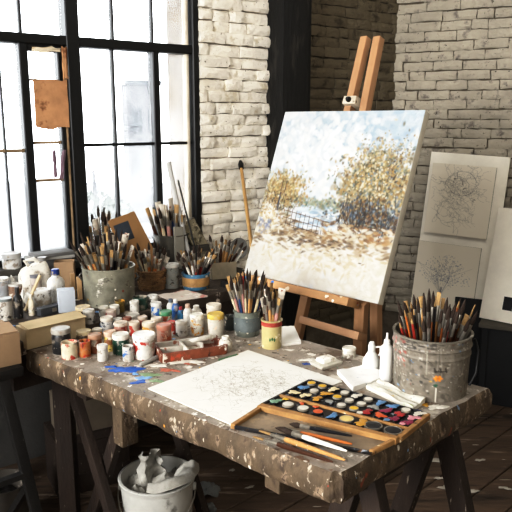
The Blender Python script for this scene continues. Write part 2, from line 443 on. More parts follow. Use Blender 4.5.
# ------------------------------------------------------------------ outside
m_out = M('pale_render', '58585a', rough=.9, var=.2, rnd_off=False); m_outw = M('far_window_glass', '3a3d40', rough=.4); m_leaf = M('hazy_leaves', '565a55', rough=.9, var=.3)
t = thing('building', 'pale hazy building seen through the window', 'building', (0, 0, 0))
def far(px, py, d): v = ray(px, py); return Vector((0, 0, H)) + v * (d / v.y)
p = far(142, 140, 30); t.location = (p.x, p.y, -3); t.rotation_euler = (0, 0, R(20))
MB().box((0, 0, 3.0), (1.45, 1.4, 6.0)).build('wall', m_out, t); MB().box((0, 0, 6.08), (1.6, 1.55, .2)).build('roof', m_outw, t)
for z in (2.6, 4.5): 
    for x in (-.36, .36): MB().box((x, -.7, z), (.45, .06, 1.0)).build('window', m_outw, t)
for k, (px, py, wd) in enumerate(((95, 205, 1.5), (118, 204, 1.2))):
    p = far(px, py, 20 + 6 * k); t = thing('tree', ['pale hazy tree outside the window left of the other', 'smaller pale hazy tree outside the window below the far building'][k], 'tree', (p.x, p.y, -3))
    MB().tube([(0, 0, 0), (.05, 0, 1.5), (0, 0, 3)], [.12, .09, .05]).build('trunk', m_out, t)
    mb = MB(); r_ = random.Random(k)
    for _ in range(260):
        d = Vector((r_.gauss(0, 1), r_.gauss(0, 1), r_.gauss(0, 1))).normalized() * r_.uniform(.5, 1) ** .5 * wd * .5
        c = Vector((0, 0, p.z + 3 - .35)) + d; q = Vector((r_.uniform(-1, 1), r_.uniform(-1, 1), r_.uniform(-1, 1))).normalized() * .13; q2 = q.orthogonal().normalized() * .08
        mb.add([c - q, c + q2, c + q, c - q2], [(0, 1, 2, 3)])
    mb.build('foliage', m_leaf, t, smooth=0)
mb = MB(); mb.box((0, 14, -3.1), (80, 70, .2)); struct(mb.build('ground', m_out))

# ------------------------------------------------------------------ work table
T = .76
P0 = Vector((.167, 1.241, 0)); AD = Vector((math.cos(R(139.7)), math.sin(R(139.7)), 0)); BD = Vector((math.cos(R(43.8)), math.sin(R(43.8)), 0))
LA, LB = 1.19, .667
m_top = M('paint_caked_wood', '9a9084', rough=.7, var=.35, vscale=10, rnd_off=False,
          spots=[('6b5a4b', 9, .53, .1), ('beb6aa', 14, .56, .08), ('6d5440', 22, .60, .05), ('e0dad0', 20, .63, .04), ('4a3d33', 36, .64, .03), ('cfc7bb', 44, .63, .03), ('8a6a4a', 12, .62, .08), ('efebe2', 30, .68, .03)], bump=.5, bscale=45,
          extra=speckle(['2d63a8', 'e5e0d4', '4b3c31', 'c9533a', 'e9e4da', '3a7a59', 'd9a92c', 'c7bdb0', '87a9c9', 'efe9de'], 34, .12))
m_edge = M('table_edge_wood', '60513f', rough=.75, var=.5, vscale=16, rnd_off=False, stretch=(1, 1, .55),
           spots=[('43362a', 22, .53, .12), ('8f7d69', 30, .57, .08), ('a89b8a', 46, .62, .06), ('4d3e31', 60, .60, .05), ('c2b8a8', 56, .67, .03), ('8a4b36', 26, .69, .03), ('6f86a0', 24, .69, .03)], bump=.9, bscale=40,
           extra=speckle(['b9b1a2', '51402f', '98402f', '6f5f4e', '6f8fae', '3d3025', '8f7f6b', 'c48a3a', '43362a', 'd8d2c4'], 50, .11))
m_oldwood = M('old_dark_wood', '33271f', rough=.75, var=.5, vscale=8, stretch=(2.5, 2.5, .5), spots=[('8d8172', 25, .66, .04)], bump=.4)
table = thing('work_table', 'long paint-splattered wooden work table on trestles', 'table', (P0.x, P0.y, 0))
TH = .072
mb = MB(); nA, nB, nZ = 60, 34, 4
def tp(i, j, k):
    a, b, z = i / nA, j / nB, k / nZ
    p = AD * (LA * a) + BD * (LB * b) + Vector((0, 0, T - TH + TH * z)); 
    e = noise.noise(p * 9) * .007 + noise.noise(p * 31) * .004
    cor = .008 if k in (0, nZ) else 0
    if i == 0: p += AD * (e + cor)
    if i == nA: p -= AD * (e + cor)
    if j == 0: p += BD * (e + cor)
    if j == nB: p -= BD * (e + cor)
    if i == 0 and j == 0: p += (AD + BD) * .012
    if k == 0: p.z += noise.noise(p * 12) * .004
    return p
idx = {}
def vid(i, j, k):
    if (i, j, k) not in idx: idx[(i, j, k)] = len(mb.v); mb.v.append(tuple(tp(i, j, k)))
    return idx[(i, j, k)]
def q4(a, b, c, d, mi): mb.f.append((a, b, c, d)); mb.mi.append(mi)
for i in range(nA):
    for j in range(nB):
        q4(vid(i, j, nZ), vid(i, j + 1, nZ), vid(i + 1, j + 1, nZ), vid(i + 1, j, nZ), 0); q4(vid(i, j, 0), vid(i + 1, j, 0), vid(i + 1, j + 1, 0), vid(i, j + 1, 0), 1)
for k in range(nZ):
    for i in range(nA):
        q4(vid(i, 0, k), vid(i, 0, k + 1), vid(i + 1, 0, k + 1), vid(i + 1, 0, k), 1); q4(vid(i, nB, k), vid(i + 1, nB, k), vid(i + 1, nB, k + 1), vid(i, nB, k + 1), 1)
    for j in range(nB):
        q4(vid(0, j, k), vid(0, j + 1, k), vid(0, j + 1, k + 1), vid(0, j, k + 1), 1); q4(vid(nA, j, k), vid(nA, j, k + 1), vid(nA, j + 1, k + 1), vid(nA, j + 1, k), 1)
mb.build('tabletop', [m_top, m_edge], table, smooth=50)
def tl(a, b, z): p = AD * a + BD * b; return Vector((p.x, p.y, z))
# blocks hanging below the top
def block(px, py, z, w_, h_):
    p = at(px, py, z) - P0
    o = MB().box((0, 0, 0), (w_, .05, h_), rot=Matrix.Rotation(R(43.8), 3, 'Z')).build('support_block', m_edge, table, (p.x, p.y, T - TH - h_ / 2 + .004), bevel=.004)
block(126, 440, .56, .055, .14); block(279, 486, .62, .05, .075)
# trestles: a beam across and splayed legs
def trestle(a, b0, b1, spread):
    MB().beam(tl(a, b0, T - TH - .035), tl(a, b1, T - TH - .035), .06, .07).build('trestle_beam', m_oldwood, table, bevel=.003)
    for b in (b0 + .03, b1 - .04):
        for s in (-1, 1):
            MB().beam(tl(a + s * .01, b, T - TH - .01), tl(a + s * spread, b + (.02 if s > 0 else -.0), 0), .058, .036, up=tuple(BD)).build('leg', m_oldwood, table, bevel=.003)
    MB().beam(tl(a + spread * .5, b0 + .05, .33), tl(a + spread * .5, b1 - .05, .33), .05, .022).build('stretcher', m_oldwood, table, bevel=.002)
trestle(.10, .20, .62, .2)
MB().beam(tl(1.02, .08, T - TH - .035), tl(1.02, .56, T - TH - .035), .06, .07).build('trestle_beam', m_oldwood, table, bevel=.003)
for b in (.14, .48):
    for s, o_ in ((-1, 0), (1, .032)):
        MB().beam(tl(1.04 - s * .15, b + o_, T - TH - .03), tl(1.04 + s * .15, b + o_, 0), .045, .028, up=tuple(BD)).build('crossed_leg', m_oldwood, table, bevel=.003)
# thick dried paint on the top
def blob(mb, c, r, h, seed, el=1.0, rz=0):
    r_ = random.Random(seed); n = 26; ph = [r_.uniform(0, 6) for _ in range(4)]
    def rad(t): return r * (1 + .28 * math.sin(2 * t + ph[0]) + .22 * math.sin(3 * t + ph[1]) + .16 * math.sin(5 * t + ph[2]) + .1 * math.sin(9 * t + ph[3]))
    vs = [(0, 0, h)]; rot = Matrix.Rotation(rz, 3, 'Z')
    for k, (f, z) in enumerate(((.45, h * r_.uniform(.5, 1)), (.8, h * .7), (1, 0))):
        for i in range(n):
            t = 2 * PI * i / n; q = rad(t) * f * r_.uniform(.93, 1.07); vs.append((q * math.cos(t) * el, q * math.sin(t), z * r_.uniform(.6, 1.2) if z else 0))
    vs = [tuple(rot @ Vector(v) + Vector(c)) for v in vs]
    fs = [(0, 1 + i, 1 + (i + 1) % n) for i in range(n)]
    for k in range(2):
        for i in range(n): a = 1 + k * n; j = (i + 1) % n; fs.append((a + i, a + n + i, a + n + j, a + j))
    mb.add(vs, fs)
def smear(name, col, spots_, rough=.4):
    m = M(name + '_paint', col, rough=rough, var=.3, vscale=50)
    for k, (px, py, wd, el, rz) in enumerate(spots_):
        mb = MB(); c = at(px, py, T + .0005); blob(mb, (c.x - P0.x, c.y - P0.y, T + .0003 + .0004 * (k % 3)), wd / 2 / (F / depth(c)), .0025, len(name) + k, el, R(rz))
        o = mb.build('paint_smear', m, table); o['label'] = name.replace('_', ' ') + ' paint smear'
smear('bright_blue', '1f5fb5', [(122, 370, 15, 1.5, 10), (132, 369, 14, 1.3, 30), (112, 367, 7, 1.3, 0), (139, 382, 10, 1.3, 15)])
smear('pale_blue', '7ba3cf', [(143, 378, 9, 1.6, 20), (135, 374, 6, 1, 0), (321, 452, 10, 1.6, -30), (300, 438, 8, 1.5, 40)])
smear('dull_green', '7f9470', [(149, 375, 12, 1.6, 20), (157, 381, 9, 1.5, 0), (414, 402, 9, 1.4, 20)])
smear('terracotta', 'b4654c', [(167, 370, 9, 1.6, 15), (176, 371, 6, 1.3, 0), (187, 364, 4, 1.3, 0)])
smear('off_white', 'e4dfd4', [(178, 362, 12, 1.8, 20), (196, 362, 9, 1.6, 10), (330, 440, 10, 1.7, -20), (437, 407, 12, 1.5, 30), (310, 360, 9, 1.5, 0), (160, 366, 9, 1.5, 0)])
smear('ochre', 'c79a3b', [(440, 400, 9, 1.7, 20), (425, 405, 6, 1.4, 0)])
smear('deep_blue', '24468c', [(307, 364, 5, 1.8, 10), (418, 411, 5, 1.2, 0)])

# ------------------------------------------------------------------ bench along the window, and the small stand at its end
Z2 = .785
BQ = R(46.0); bd = Vector((math.cos(BQ), math.sin(BQ), 0)); bn = Vector((-bd.y, bd.x, 0)); B0 = Vector((-.352, 2.375, 0))
m_bench = M('bench_wood', '4a3f35', rough=.75, var=.5, vscale=7, rnd_off=False, spots=[('8a7f70', 10, .6, .08), ('c9bdb0', 15, .63, .06), ('b98c80', 7, .68, .05)], bump=.5,
            extra=speckle(['d8d2c4', '2f2a25', 'c7b8a8', 'a5584a', 'dcd6cb', '5c7ea5'], 24, .14))
def onwl(p):  # where the ray from p along bn meets the wall
    t = ((W0 - p).dot(nw) - .03) / bn.dot(nw); return p + bn * t
s0_, s1_ = -.57, .72
B0 = B0 + bn * .035
bench = thing('window_bench', 'long low dark wooden bench running beneath the steel window', 'bench', (B0.x, B0.y, 0))
a0, a1 = B0 + bd * s0_, B0 + bd * s1_; e1, e0 = onwl(a1), onwl(a0)
mb = MB().prism([tuple((p - B0)[:2]) for p in (a0, a1, e1, e0)], Z2 - .045, Z2); mb.build('benchtop', m_bench, bench, bevel=.004)
MB().beam(tuple(bd * s0_ + bn * .02 + Vector((0, 0, Z2 - .1))), tuple(bd * s1_ + bn * .02 + Vector((0, 0, Z2 - .1))), .12, .025, up=tuple(bn)).build('apron', m_oldwood, bench)
for s, q in ((s0_ + .2, .06), (s1_ - .06, .06), (s0_ + .06, .45), (s1_ - .06, .3)):
    p = bd * s + bn * q; MB().box((0, 0, (Z2 - .045) / 2), (.06, .06, Z2 - .045)).build('leg', m_oldwood, bench, (p.x, p.y, 0), bevel=.003)
# stand
m_blackwood = M('blackened_wood', '1b1917', rough=.6, var=.4, vscale=10, spots=[('4b4742', 30, .66, .05)], bump=.3)
sc = at(-2, 366, .75)
sc.x -= .085; sc.y -= .02
stand_o = thing('trestle_stand', 'black trestle stand with splayed legs under the cardboard carton by the left edge', 'stand', (sc.x, sc.y, 0), R(43.8))
MB().box((0, .02, .735), (.26, .24, .03)).build('stand_top', m_blackwood, stand_o, bevel=.003)
for x, y, dx, dy in ((-.09, -.08, -.1, -.02), (.07, -.085, .1, -.03), (-.09, .1, -.05, .05), (.09, .09, -.02, .03)):
    MB().beam((x, y, .72), (x + dx, y + dy, 0), .032, .026, up=(0, 1, 0)).build('leg', m_blackwood, stand_o, bevel=.002)
MB().beam((-.14, -.09, .4), (.12, -.1, .4), .024, .018).build('stretcher', m_blackwood, stand_o)
MB().beam((.12, -.1, .36), (.09, .09, .12), .024, .02).build('brace', m_blackwood, stand_o)

# ------------------------------------------------------------------ canvas on the easel
def painting(nx=250, ny=264):
    P = Paint(nx, ny, 'e8eaea', 11); r = P.r; U, G = r.uniform, r.gauss
    def many(n, fu, fv, ru, rv, cols, op=.85, ang=(0, PI), soft=.5):
        for _ in range(n):
            u, v = fu(), fv(); k = U(.6, 1.3); P.dab(u, v, ru * k, rv * k, U(*ang), r.choice(cols), op, soft)
    def fine(n, fu, fv, ru, rv, cols, op=.85, ang=(0, PI)): many(int(n * 1.9), fu, fv, ru * .72, rv * .6, cols, op * .9, ang, .7)
    many(900, lambda: U(0, 1), lambda: U(0, .52), 12, 6, ['e9eef2', 'dfe8ee', 'cfdde8', 'eef0ee', 'f2f2ee'], .6)
    many(260, lambda: U(.25, 1), lambda: U(0, .22), 11, 5, ['bcd0e0', 'c6d7e3', 'aec6da', 'd3e0e8'], .6)
    many(130, lambda: U(.0, .5), lambda: U(.05, .4), 9, 4, ['c3d3df', 'b9cbd9', 'd8e2e8'], .5)
    many(360, lambda: G(.36, .17), lambda: G(.24, .1), 9, 5, ['fafaf6', 'f4f4f0', 'ffffff', 'e2e9ee'], .7)
    many(700, lambda: U(0, 1), lambda: U(.72, 1), 14, 5, ['ece6d8', 'f0ebdf', 'e6ddc8', 'f3efe6', 'e9dfcc'], .7)
    many(420, lambda: U(0, 1), lambda: G(.69, .05), 9, 3, ['d9c59c', 'cbb080', 'b3966a', 'e2d3b2', '9d8158', 'eadfc6', 'f0e8d8'], .75, (-.5, .3))
    many(240, lambda: G(.45, .2), lambda: G(.73, .04), 6, 2, ['8f7250', '75593f', 'bb9c6c', 'aa854f', 'cdb288', '665040'], .7, (-.6, .4))
    # water
    many(200, lambda: U(.32, .6), lambda: U(.55, .68), 9, 2.2, ['cfdee9', 'e3edf2', 'b5cbdc', 'f5f7f8', '9fb9cd'], .8, (-.1, .1))
    many(120, lambda: G(.14, .08), lambda: G(.48, .05), 7, 5, ['c4a868', 'a99a66', 'd2bd8a', '9a9266'], .6)
    # distant treeline and left grove
    fine(200, lambda: U(.12, .62), lambda: G(.53, .016), 4, 6, ['9fae93', '8aa08c', 'b7b98f', 'c3b27c', '7f9794', 'a8b7b4'], .7)
    fine(420, lambda: G(.14, .09), lambda: G(.47, .055), 5, 3.5, ['d7b25c', 'c99a3f', 'e2c67e', 'b28a3c', 'a39a5a', '8c7a45', 'ecd9a4'], .8)
    fine(130, lambda: G(.12, .1), lambda: G(.55, .035), 4.5, 2.5, ['8a6a3a', '6f5a3a', 'b98f4a', '5e5a48', 'c8a35c'], .8)
    fine(140, lambda: G(.08, .05), lambda: G(.64, .04), 6, 3, ['f4ead2', 'e6cf9c', 'd3a95c', 'fbf5e6'], .8)
    for x in (.13, .16): P.line([(x, .42), (x + .005, .52), (x - .005, .6)], 1.1, '5d4a3a', .8)
    # big tree on the right
    many(420, lambda: min(.985, G(.79, .1)), lambda: G(.42, .09), 8, 6, ['bfa76c', 'a89a68', 'c9b486', '96906a', 'a7a88e', 'b59558'], .6)
    many(160, lambda: min(.985, G(.8, .1)), lambda: G(.57, .04), 7, 5, ['77808a', '8a7a5c', '6a6a62', '9aa0a2', 'a48a5c'], .65)
    fine(1000, lambda: min(.985, G(.79, .105)), lambda: G(.42, .1), 5.5, 4, ['cfb06a', 'b8934e', 'd9c38c', 'a08550', '8f8556', 'bfa976', '8f9a7c', 'e5d8b4', '96703a', '746f4c', 'a9b0a4', '6d6a50', 'c9a55a'], .85)
    fine(260, lambda: min(.985, G(.80, .1)), lambda: G(.36, .09), 4, 3, ['ecdcb0', 'dfc27a', 'cda24c', 'f3ead0', '8aa0a6', '6f6a4c'], .9)
    fine(300, lambda: min(.985, G(.8, .11)), lambda: G(.565, .045), 3.5, 5, ['4f5f70', '6c7f92', '37424d', '8a6b3c', '5b4a36', '96a7b4', '7a5a34', 'b98c46'], .85)
    fine(90, lambda: min(.985, G(.82, .12)), lambda: G(.62, .03), 5, 2.5, ['3f3a34', '6d4f30', '54606b', '8d6538'], .8)
    for _ in range(26):
        x = U(.62, .95); y = U(.45, .55); P.line([(x, y), (x + U(-.03, .03), y + .08), (x + U(-.04, .04), y + .15)], .8, r.choice(['4b3a2b', '3d4650', '6b4d2f']), .75)
    fine(60, lambda: U(.85, .97), lambda: U(.2, .4), 3, 2.4, ['4a3d46', '6d5a50', 'b08a42', '8e9bb0'], .8)
    fine(120, lambda: U(.62, .97), lambda: G(.22, .04), 3, 2.4, ['c9a85a', 'b7a66c', 'd8c48a', 'a7b0a0'], .7)
    # fence, jetty and a small figure
    for k in range(9):
        x = .23 + k * .035; P.line([(x, .575 + k * .006), (x + .004, .685 + k * .002)], .9, '6b4a30', .85)
    P.line([(.2, .59), (.56, .63)], .9, '7d5735', .8); P.line([(.2, .63), (.53, .665)], .9, '7d5735', .8); P.line([(.23, .665), (.5, .7)], .8, '5d4029', .8)
    P.line([(.135, .51), (.14, .6)], 2.2, '4c4f66', .9); P.dab(.135, .495, 2.2, 2.2, 0, '6b4f4a')
    many(120, lambda: U(.5, .98), lambda: U(.63, .72), 6, 2.5, ['d2a869', 'b9884c', 'eadbb9', '8f673c', 'f1e7d2'], .75, (-.5, .5))
    many(150, lambda: U(.1, .9), lambda: U(.78, .9), 9, 3, ['e2d2b0', 'dcc79e', 'f4efe4', 'e9dfc9'], .5)
    many(60, lambda: U(.02, .12), lambda: U(.66, .74), 4, 3, ['6f7fa8', 'f0ead9', 'c9b182', '9aa6c2'], .6)
    g_ = P.a.mean(axis=2, keepdims=True)
    return np.clip((P.a * .74 + g_ * .26) ** 1.15 * .58, 0, 1)
m_paint = M('impasto_paint', attr='paint', rough=.5, bump=.55, bscale=70, rnd_off=False, spec=.25)
m_edgecanvas = M('primed_canvas_edge', 'c9c3b4', rough=.85, var=.15)
zb = .86; BL = at(244, 273, zb); BR = at(378, 304, zb); Uv = (BR - BL).normalized(); CW = (BR - BL).length
nb = Vector((-Uv.y, Uv.x, 0)); TL_ = R(20.5); Vv = Vector((0, 0, math.cos(TL_))) + nb * math.sin(TL_); Nv = Uv.cross(Vv).normalized(); CH = .70
if Nv.dot(nb) > 0: Nv = -Nv                     # Nv points at the viewer's side
CM = Matrix((Uv.to_4d(), Vv.to_4d(), Nv.to_4d(), Vector((0, 0, 0, 1)))).transposed()
for i in range(3): CM[i][3] = BL[i]; CM[3][i] = 0
CM[3][3] = 1
cv = thing('landscape_canvas', 'large stretched canvas painted with a golden autumn river landscape, on the easel', 'painting'); cv.matrix_world = CM
grid('painted_front', [(0, CH, .0005), (CW, CH, .0005), (CW, 0, .0005), (0, 0, .0005)], painting(), m_paint, cv)
MB().box((CW / 2, CH / 2, -.017), (CW, CH, .034)).build('canvas_edge', m_edgecanvas, cv, bevel=.003)
m_easel = M('easel_beech', 'a88260', rough=.5, var=.25, vscale=14, stretch=(1, 1, .2), spots=[('8a6440', 20, .62, .08)], bump=.15)
m_ledge = M('paint_dabbed_wood', 'b58a5e', rough=.6, var=.3, rnd_off=False, extra=speckle(['d8cfc0', 'a0582f', '2f6cae', 'e4ddd0', '93663c', 'c9b8a0', '5a8fc4'], 55, .3))
es = thing('easel', 'wooden studio easel holding the landscape canvas behind the table', 'easel'); es.matrix_world = CM
def ebeam(name, a, b, wd, dp, mat=None):     # in canvas coordinates: x across, y up the lean, z to the viewer
    a = Vector(a); b = Vector(b); t = (b - a).normalized(); x = Vector((1, 0, 0)) if abs(t.x) < .7 else Vector((0, 1, 0)); x = (x - t * x.dot(t)).normalized(); y = t.cross(x)
    return MB().box((0, 0, 0), (wd, dp, (b - a).length)).build(name, mat or m_easel, es, bevel=.002), Matrix((x, y, t)).transposed(), (a + b) / 2
def eb(*a, **k):
    o, rt, m = ebeam(*a, **k); o.matrix_local = Matrix.Translation(m) @ rt.to_4x4(); return o
CI = CM.inverted()
def floor_pt(px, py, z=0): return CI @ at(px, py, z)
def on_canvas_plane(px, py, off):
    d = ray(px, py); o = Vector((0, 0, H)); P = BL + Nv * off; t = (P - o).dot(Nv) / d.dot(Nv); return CI @ (o + d * t)
# twin mast bars rising above the canvas
for (xa, ya), (xb, yb) in (((366, 38), (350, 108)), ((379, 38), (365, 110))):
    a = on_canvas_plane(xa, ya, -.06); b = on_canvas_plane(xb, yb, -.06); d = (b - a).normalized(); eb('mast_bar', a, b + d * .62, .032, .036)
c_ = on_canvas_plane(354, 103, -.056); MB().box((0, 0, 0), (.062, .034, .07)).build('canvas_clamp', M('worn_clamp', 'b9ae9c', rough=.5, var=.4, spots=[('5d5448', 40, .6)]), es, tuple(c_), bevel=.004)
MB().lathe([(.011, 0), (.011, .012), (.007, .02)], 12, Matrix.Translation(c_ + Vector((0, 0, .03)))).build('clamp_knob', m_black, es)
# ledge, front legs, crosspiece
la = on_canvas_plane(247, 276, .012); lb = on_canvas_plane(354, 301, .012)
eb('canvas_ledge', (la.x, -.018, .01), (lb.x, -.018, .01), .03, .075, m_ledge).rotation_euler
def leg_to_floor(name, px, py, px2, py2, off, wd, dp):
    a = on_canvas_plane(px, py, off); b = on_canvas_plane(px2, py2, off); aw = CM @ a; bw = CM @ b; t = (bw - aw); k = aw.z / -t.z; return eb(name, a, CI @ (aw + t * k), wd, dp)
eb('leg', on_canvas_plane(308, 288, -.05), CI @ at(271, 462, 0), .036, .03); eb('leg', on_canvas_plane(362, 301, -.05), CI @ at(354, 458, 0), .042, .034)
eb('crossbar', on_canvas_plane(303, 320, -.05), on_canvas_plane(362, 337, -.05), .028, .05)
eb('upper_crossbar', on_canvas_plane(300, 286, -.07), on_canvas_plane(366, 302, -.07), .026, .05)
aw = CM @ on_canvas_plane(384, 262, -.10); eb('rear_leg', CI @ (aw + Vector((-.01, .16, .22))), CI @ Vector((aw.x + .03, aw.y + .12, 0)), .036, .036)

# maulstick leaning against the pier
q0 = at(247, 292, Z2); top = onwall(240, 163, -.05); tp_ = W0 + dw * top[0] - nw * .06 + Vector((0, 0, top[1] - .02))
base = Vector((q0.x + .04, q0.y + .10, Z2))
m_pole = M('pale_pole_wood', 'b8935f', rough=.5, var=.3)
ms = thing('maulstick', 'long thin wooden pole with dark tip leaning on the brick pier', 'stick', tuple(base)); d = tp_ - base
MB().tube([(0, 0, .004), tuple(d * .5), tuple(d)], [.009, .0085, .008], 8).build('pole', m_pole, ms)
MB().tube([tuple(d * .985), tuple(d * 1.03), tuple(d * 1.06)], [.012, .014, .007], 8).build('pole_tip', m_black, ms)

# ------------------------------------------------------------------ things leaning at the right
m_board = M('white_board', 'efeade', rough=.8, var=.12, vscale=6, rnd_off=False); m_bedge = M('board_edge', '4d4639', rough=.9)
m_draw = M('drawn_sheet', attr='paint', rough=.85, rnd_off=False)
def wallpt(px, py, off=.03):
    d = ray(px, py); n = BMX.to_3x3() @ Vector((0, -1, 0)); P = CORN + n * off; t = (P - Vector((0, 0, H))).dot(n) / d.dot(n); return Vector((0, 0, H)) + d * t
def head_sketch():
    P = Paint(130, 170, 'e0d9ca', 21); r = P.r
    for _ in range(2): P.line([(.45 + (.23 + r.uniform(-.03, .03)) * math.cos(t) + .05, .26 + .17 * math.sin(t)) for t in np.linspace(r.uniform(0, 3), r.uniform(5, 9), 30)], .6, '3d3f4a', .5)
    for _ in range(2): P.line([(.43 + (.26 + r.uniform(-.03, .03)) * math.cos(t), .68 + .2 * math.sin(t)) for t in np.linspace(r.uniform(0, 3), r.uniform(4, 8), 30)], .6, '50525c', .45)
    for _ in range(48): P.scrib(.48, .3, .26, .2, 9, .5, '3a3d48', .45)
    for _ in range(36): P.scrib(.44, .64, .26, .22, 9, .5, '55565e', .4)
    for u, v in ((.38, .2), (.55, .3), (.6, .33), (.7, .45), (.42, .22)): P.scrib(u, v, .05, .04, 10, 1.0, '22242c', .7)
    for _ in range(10): P.line([(r.uniform(.1, .3), r.uniform(.3, .6)), (r.uniform(.6, .9), r.uniform(.45, .9))], .45, '6d6c70', .35)
    return P.a
def tree_sketch():
    P = Paint(130, 170, 'ddd6c7', 22); r = P.r
    for _ in range(420):
        t = r.uniform(-2.7, -.3) + r.gauss(0, .2); q = r.uniform(.1, .52) ** 1; u = .47 + q * math.cos(t) * .85; v = .62 + q * math.sin(t) * .9
        P.dab(u, v, r.uniform(1, 2.6), .7, t + r.gauss(0, .5), r.choice(['5d6b85', '77839a', '3f4a60', '8f98a8', '6f7078', '4a5672']), .65)
    for _ in range(18): P.line([(.46, .72), (.46 + r.gauss(0, .12), .5), (.47 + r.gauss(0, .25), .3)], .5, '5d6575', .5)
    P.line([(.455, .62), (.45, .72), (.46, .83)], 1.8, '5d5f66', .8)
    for k in range(5): P.line([(.55 + k * .07, .9), (.6 + k * .07, .905), (.575 + k * .07, .9), (.575 + k * .07, .97)], 1.0, 'a8452f', .8)
    return P.a
tlp, trp = wallpt(431, 155, .055), wallpt(510, 161, .055)
blp = at(392, 372, 0.0); brp = at(461, 386, 0.0)
brp = blp + (trp - tlp).normalized() * (trp - tlp).length * .97
pu = (trp - tlp).normalized(); pv = (tlp - blp); ph = pv.length; pv.normalize(); pv = (pv - pu * pv.dot(pu)).normalized(); pw = pu.cross(pv).normalized(); ph = (tlp.z - .012) / pv.z; blp = tlp - pv * ph; pW = (trp - tlp).length
PM = Matrix.Identity(4)
for i in range(3): PM[i][0], PM[i][1], PM[i][2], PM[i][3] = pu[i], pv[i], pw[i], (blp)[i]
pn = thing('drawing_board', 'tall white board with two mounted ink sketches leaning on the back wall', 'board'); pn.matrix_world = PM
PI_ = PM.inverted()
def on_panel(px, py, off=0.0):
    d = ray(px, py); P = blp + pw * off; t = (P - Vector((0, 0, H))).dot(pw) / d.dot(pw); return PI_ @ (Vector((0, 0, H)) + d * t)
MB().box((pW / 2, ph / 2 + .01, -.012), (pW, ph + .02, .022)).build('backing_board', [m_board], pn, bevel=.002)
for nm, img, cs, lab in (('sketch', head_sketch(), ((434, 163), (498, 168), (486, 239), (424, 232)), 'upper sketch of a rough head and body'), ('sketch', tree_sketch(), ((421, 240), (483, 249), (472, 308), (411, 298)), 'lower sketch of a bluish windblown tree')):
    q = [on_panel(*c) for c in cs]
    x0 = (q[0].x + q[3].x) / 2; x1 = (q[1].x + q[2].x) / 2; y1 = (q[0].y + q[1].y) / 2; y0 = (q[2].y + q[3].y) / 2
    if lab.startswith('lower'): y0 -= .06
    s = MB().box(((x0 + x1) / 2, (y0 + y1) / 2, .010), (x1 - x0, y1 - y0, .018)).build(nm, m_bedge, pn); s['label'] = lab
    grid('drawn_face', [(x0, y1, .0196), (x1, y1, .0196), (x1, y0, .0196), (x0, y0, .0196)], img, m_draw, s)
# black crate and canvas at the frame's right edge
m_dark = M('black_cloth_board', '17181a', rough=.7, var=.4)
cb = at(517, 408, 0); cb.y += .12
cr = thing('storage_crate', 'black wooden crate on the floor by the right edge, under the white canvas', 'crate', (cb.x, cb.y, 0), BA)
MB().box((0, 0, .21), (.30, .24, .42)).build('crate_box', m_dark, cr, bevel=.004); MB().box((0, 0, .43), (.33, .27, .02)).build('crate_top', M('grey_lid', '5b564d', rough=.8, var=.2), cr, bevel=.002)
for s in (-1, 1): MB().box((s * .13, -.125, .21), (.03, .012, .42)).build('crate_batten', m_dark, cr)
wc = at(480, 317, .445)
leanc = thing('blank_canvas', 'plain white canvas leaning on the wall, standing on the black crate', 'canvas', (wc.x, wc.y - .0, .442), BA)
leanc.rotation_euler = (R(-15), 0, BA - R(16))
MB().box((.2, .0, .3), (.4, .03, .6)).build('canvas_cloth', m_board, leanc, bevel=.003)
MB().box((.14, -.0165, .10), (.05, .002, .07)).build('label_patch', m_dark, leanc)
k = at(466, 393, 0); pf = thing('portfolio', 'thin black portfolio standing against the wall between sketch board and crate', 'portfolio', (k.x + .02, k.y + .12, 0)); pf.rotation_euler = (R(-6), 0, BA)
MB().box((0, 0, .25), (.16, .02, .5)).build('portfolio_cover', m_dark, pf, bevel=.003); MB().box((0, .0, .25), (.158, .012, .498)).build('portfolio_sheets', m_bedge, pf)
k = at(492, 392, 0); gb = thing('grey_panel', 'grey board leaning on the wall behind the black portfolio', 'board', (k.x + .0, k.y + .18, 0)); gb.rotation_euler = (R(-6), 0, BA)
MB().box((0, 0, .33), (.26, .016, .66)).build('board_face', M('dull_grey_board', '77705f', rough=.9, var=.2), gb, bevel=.002)

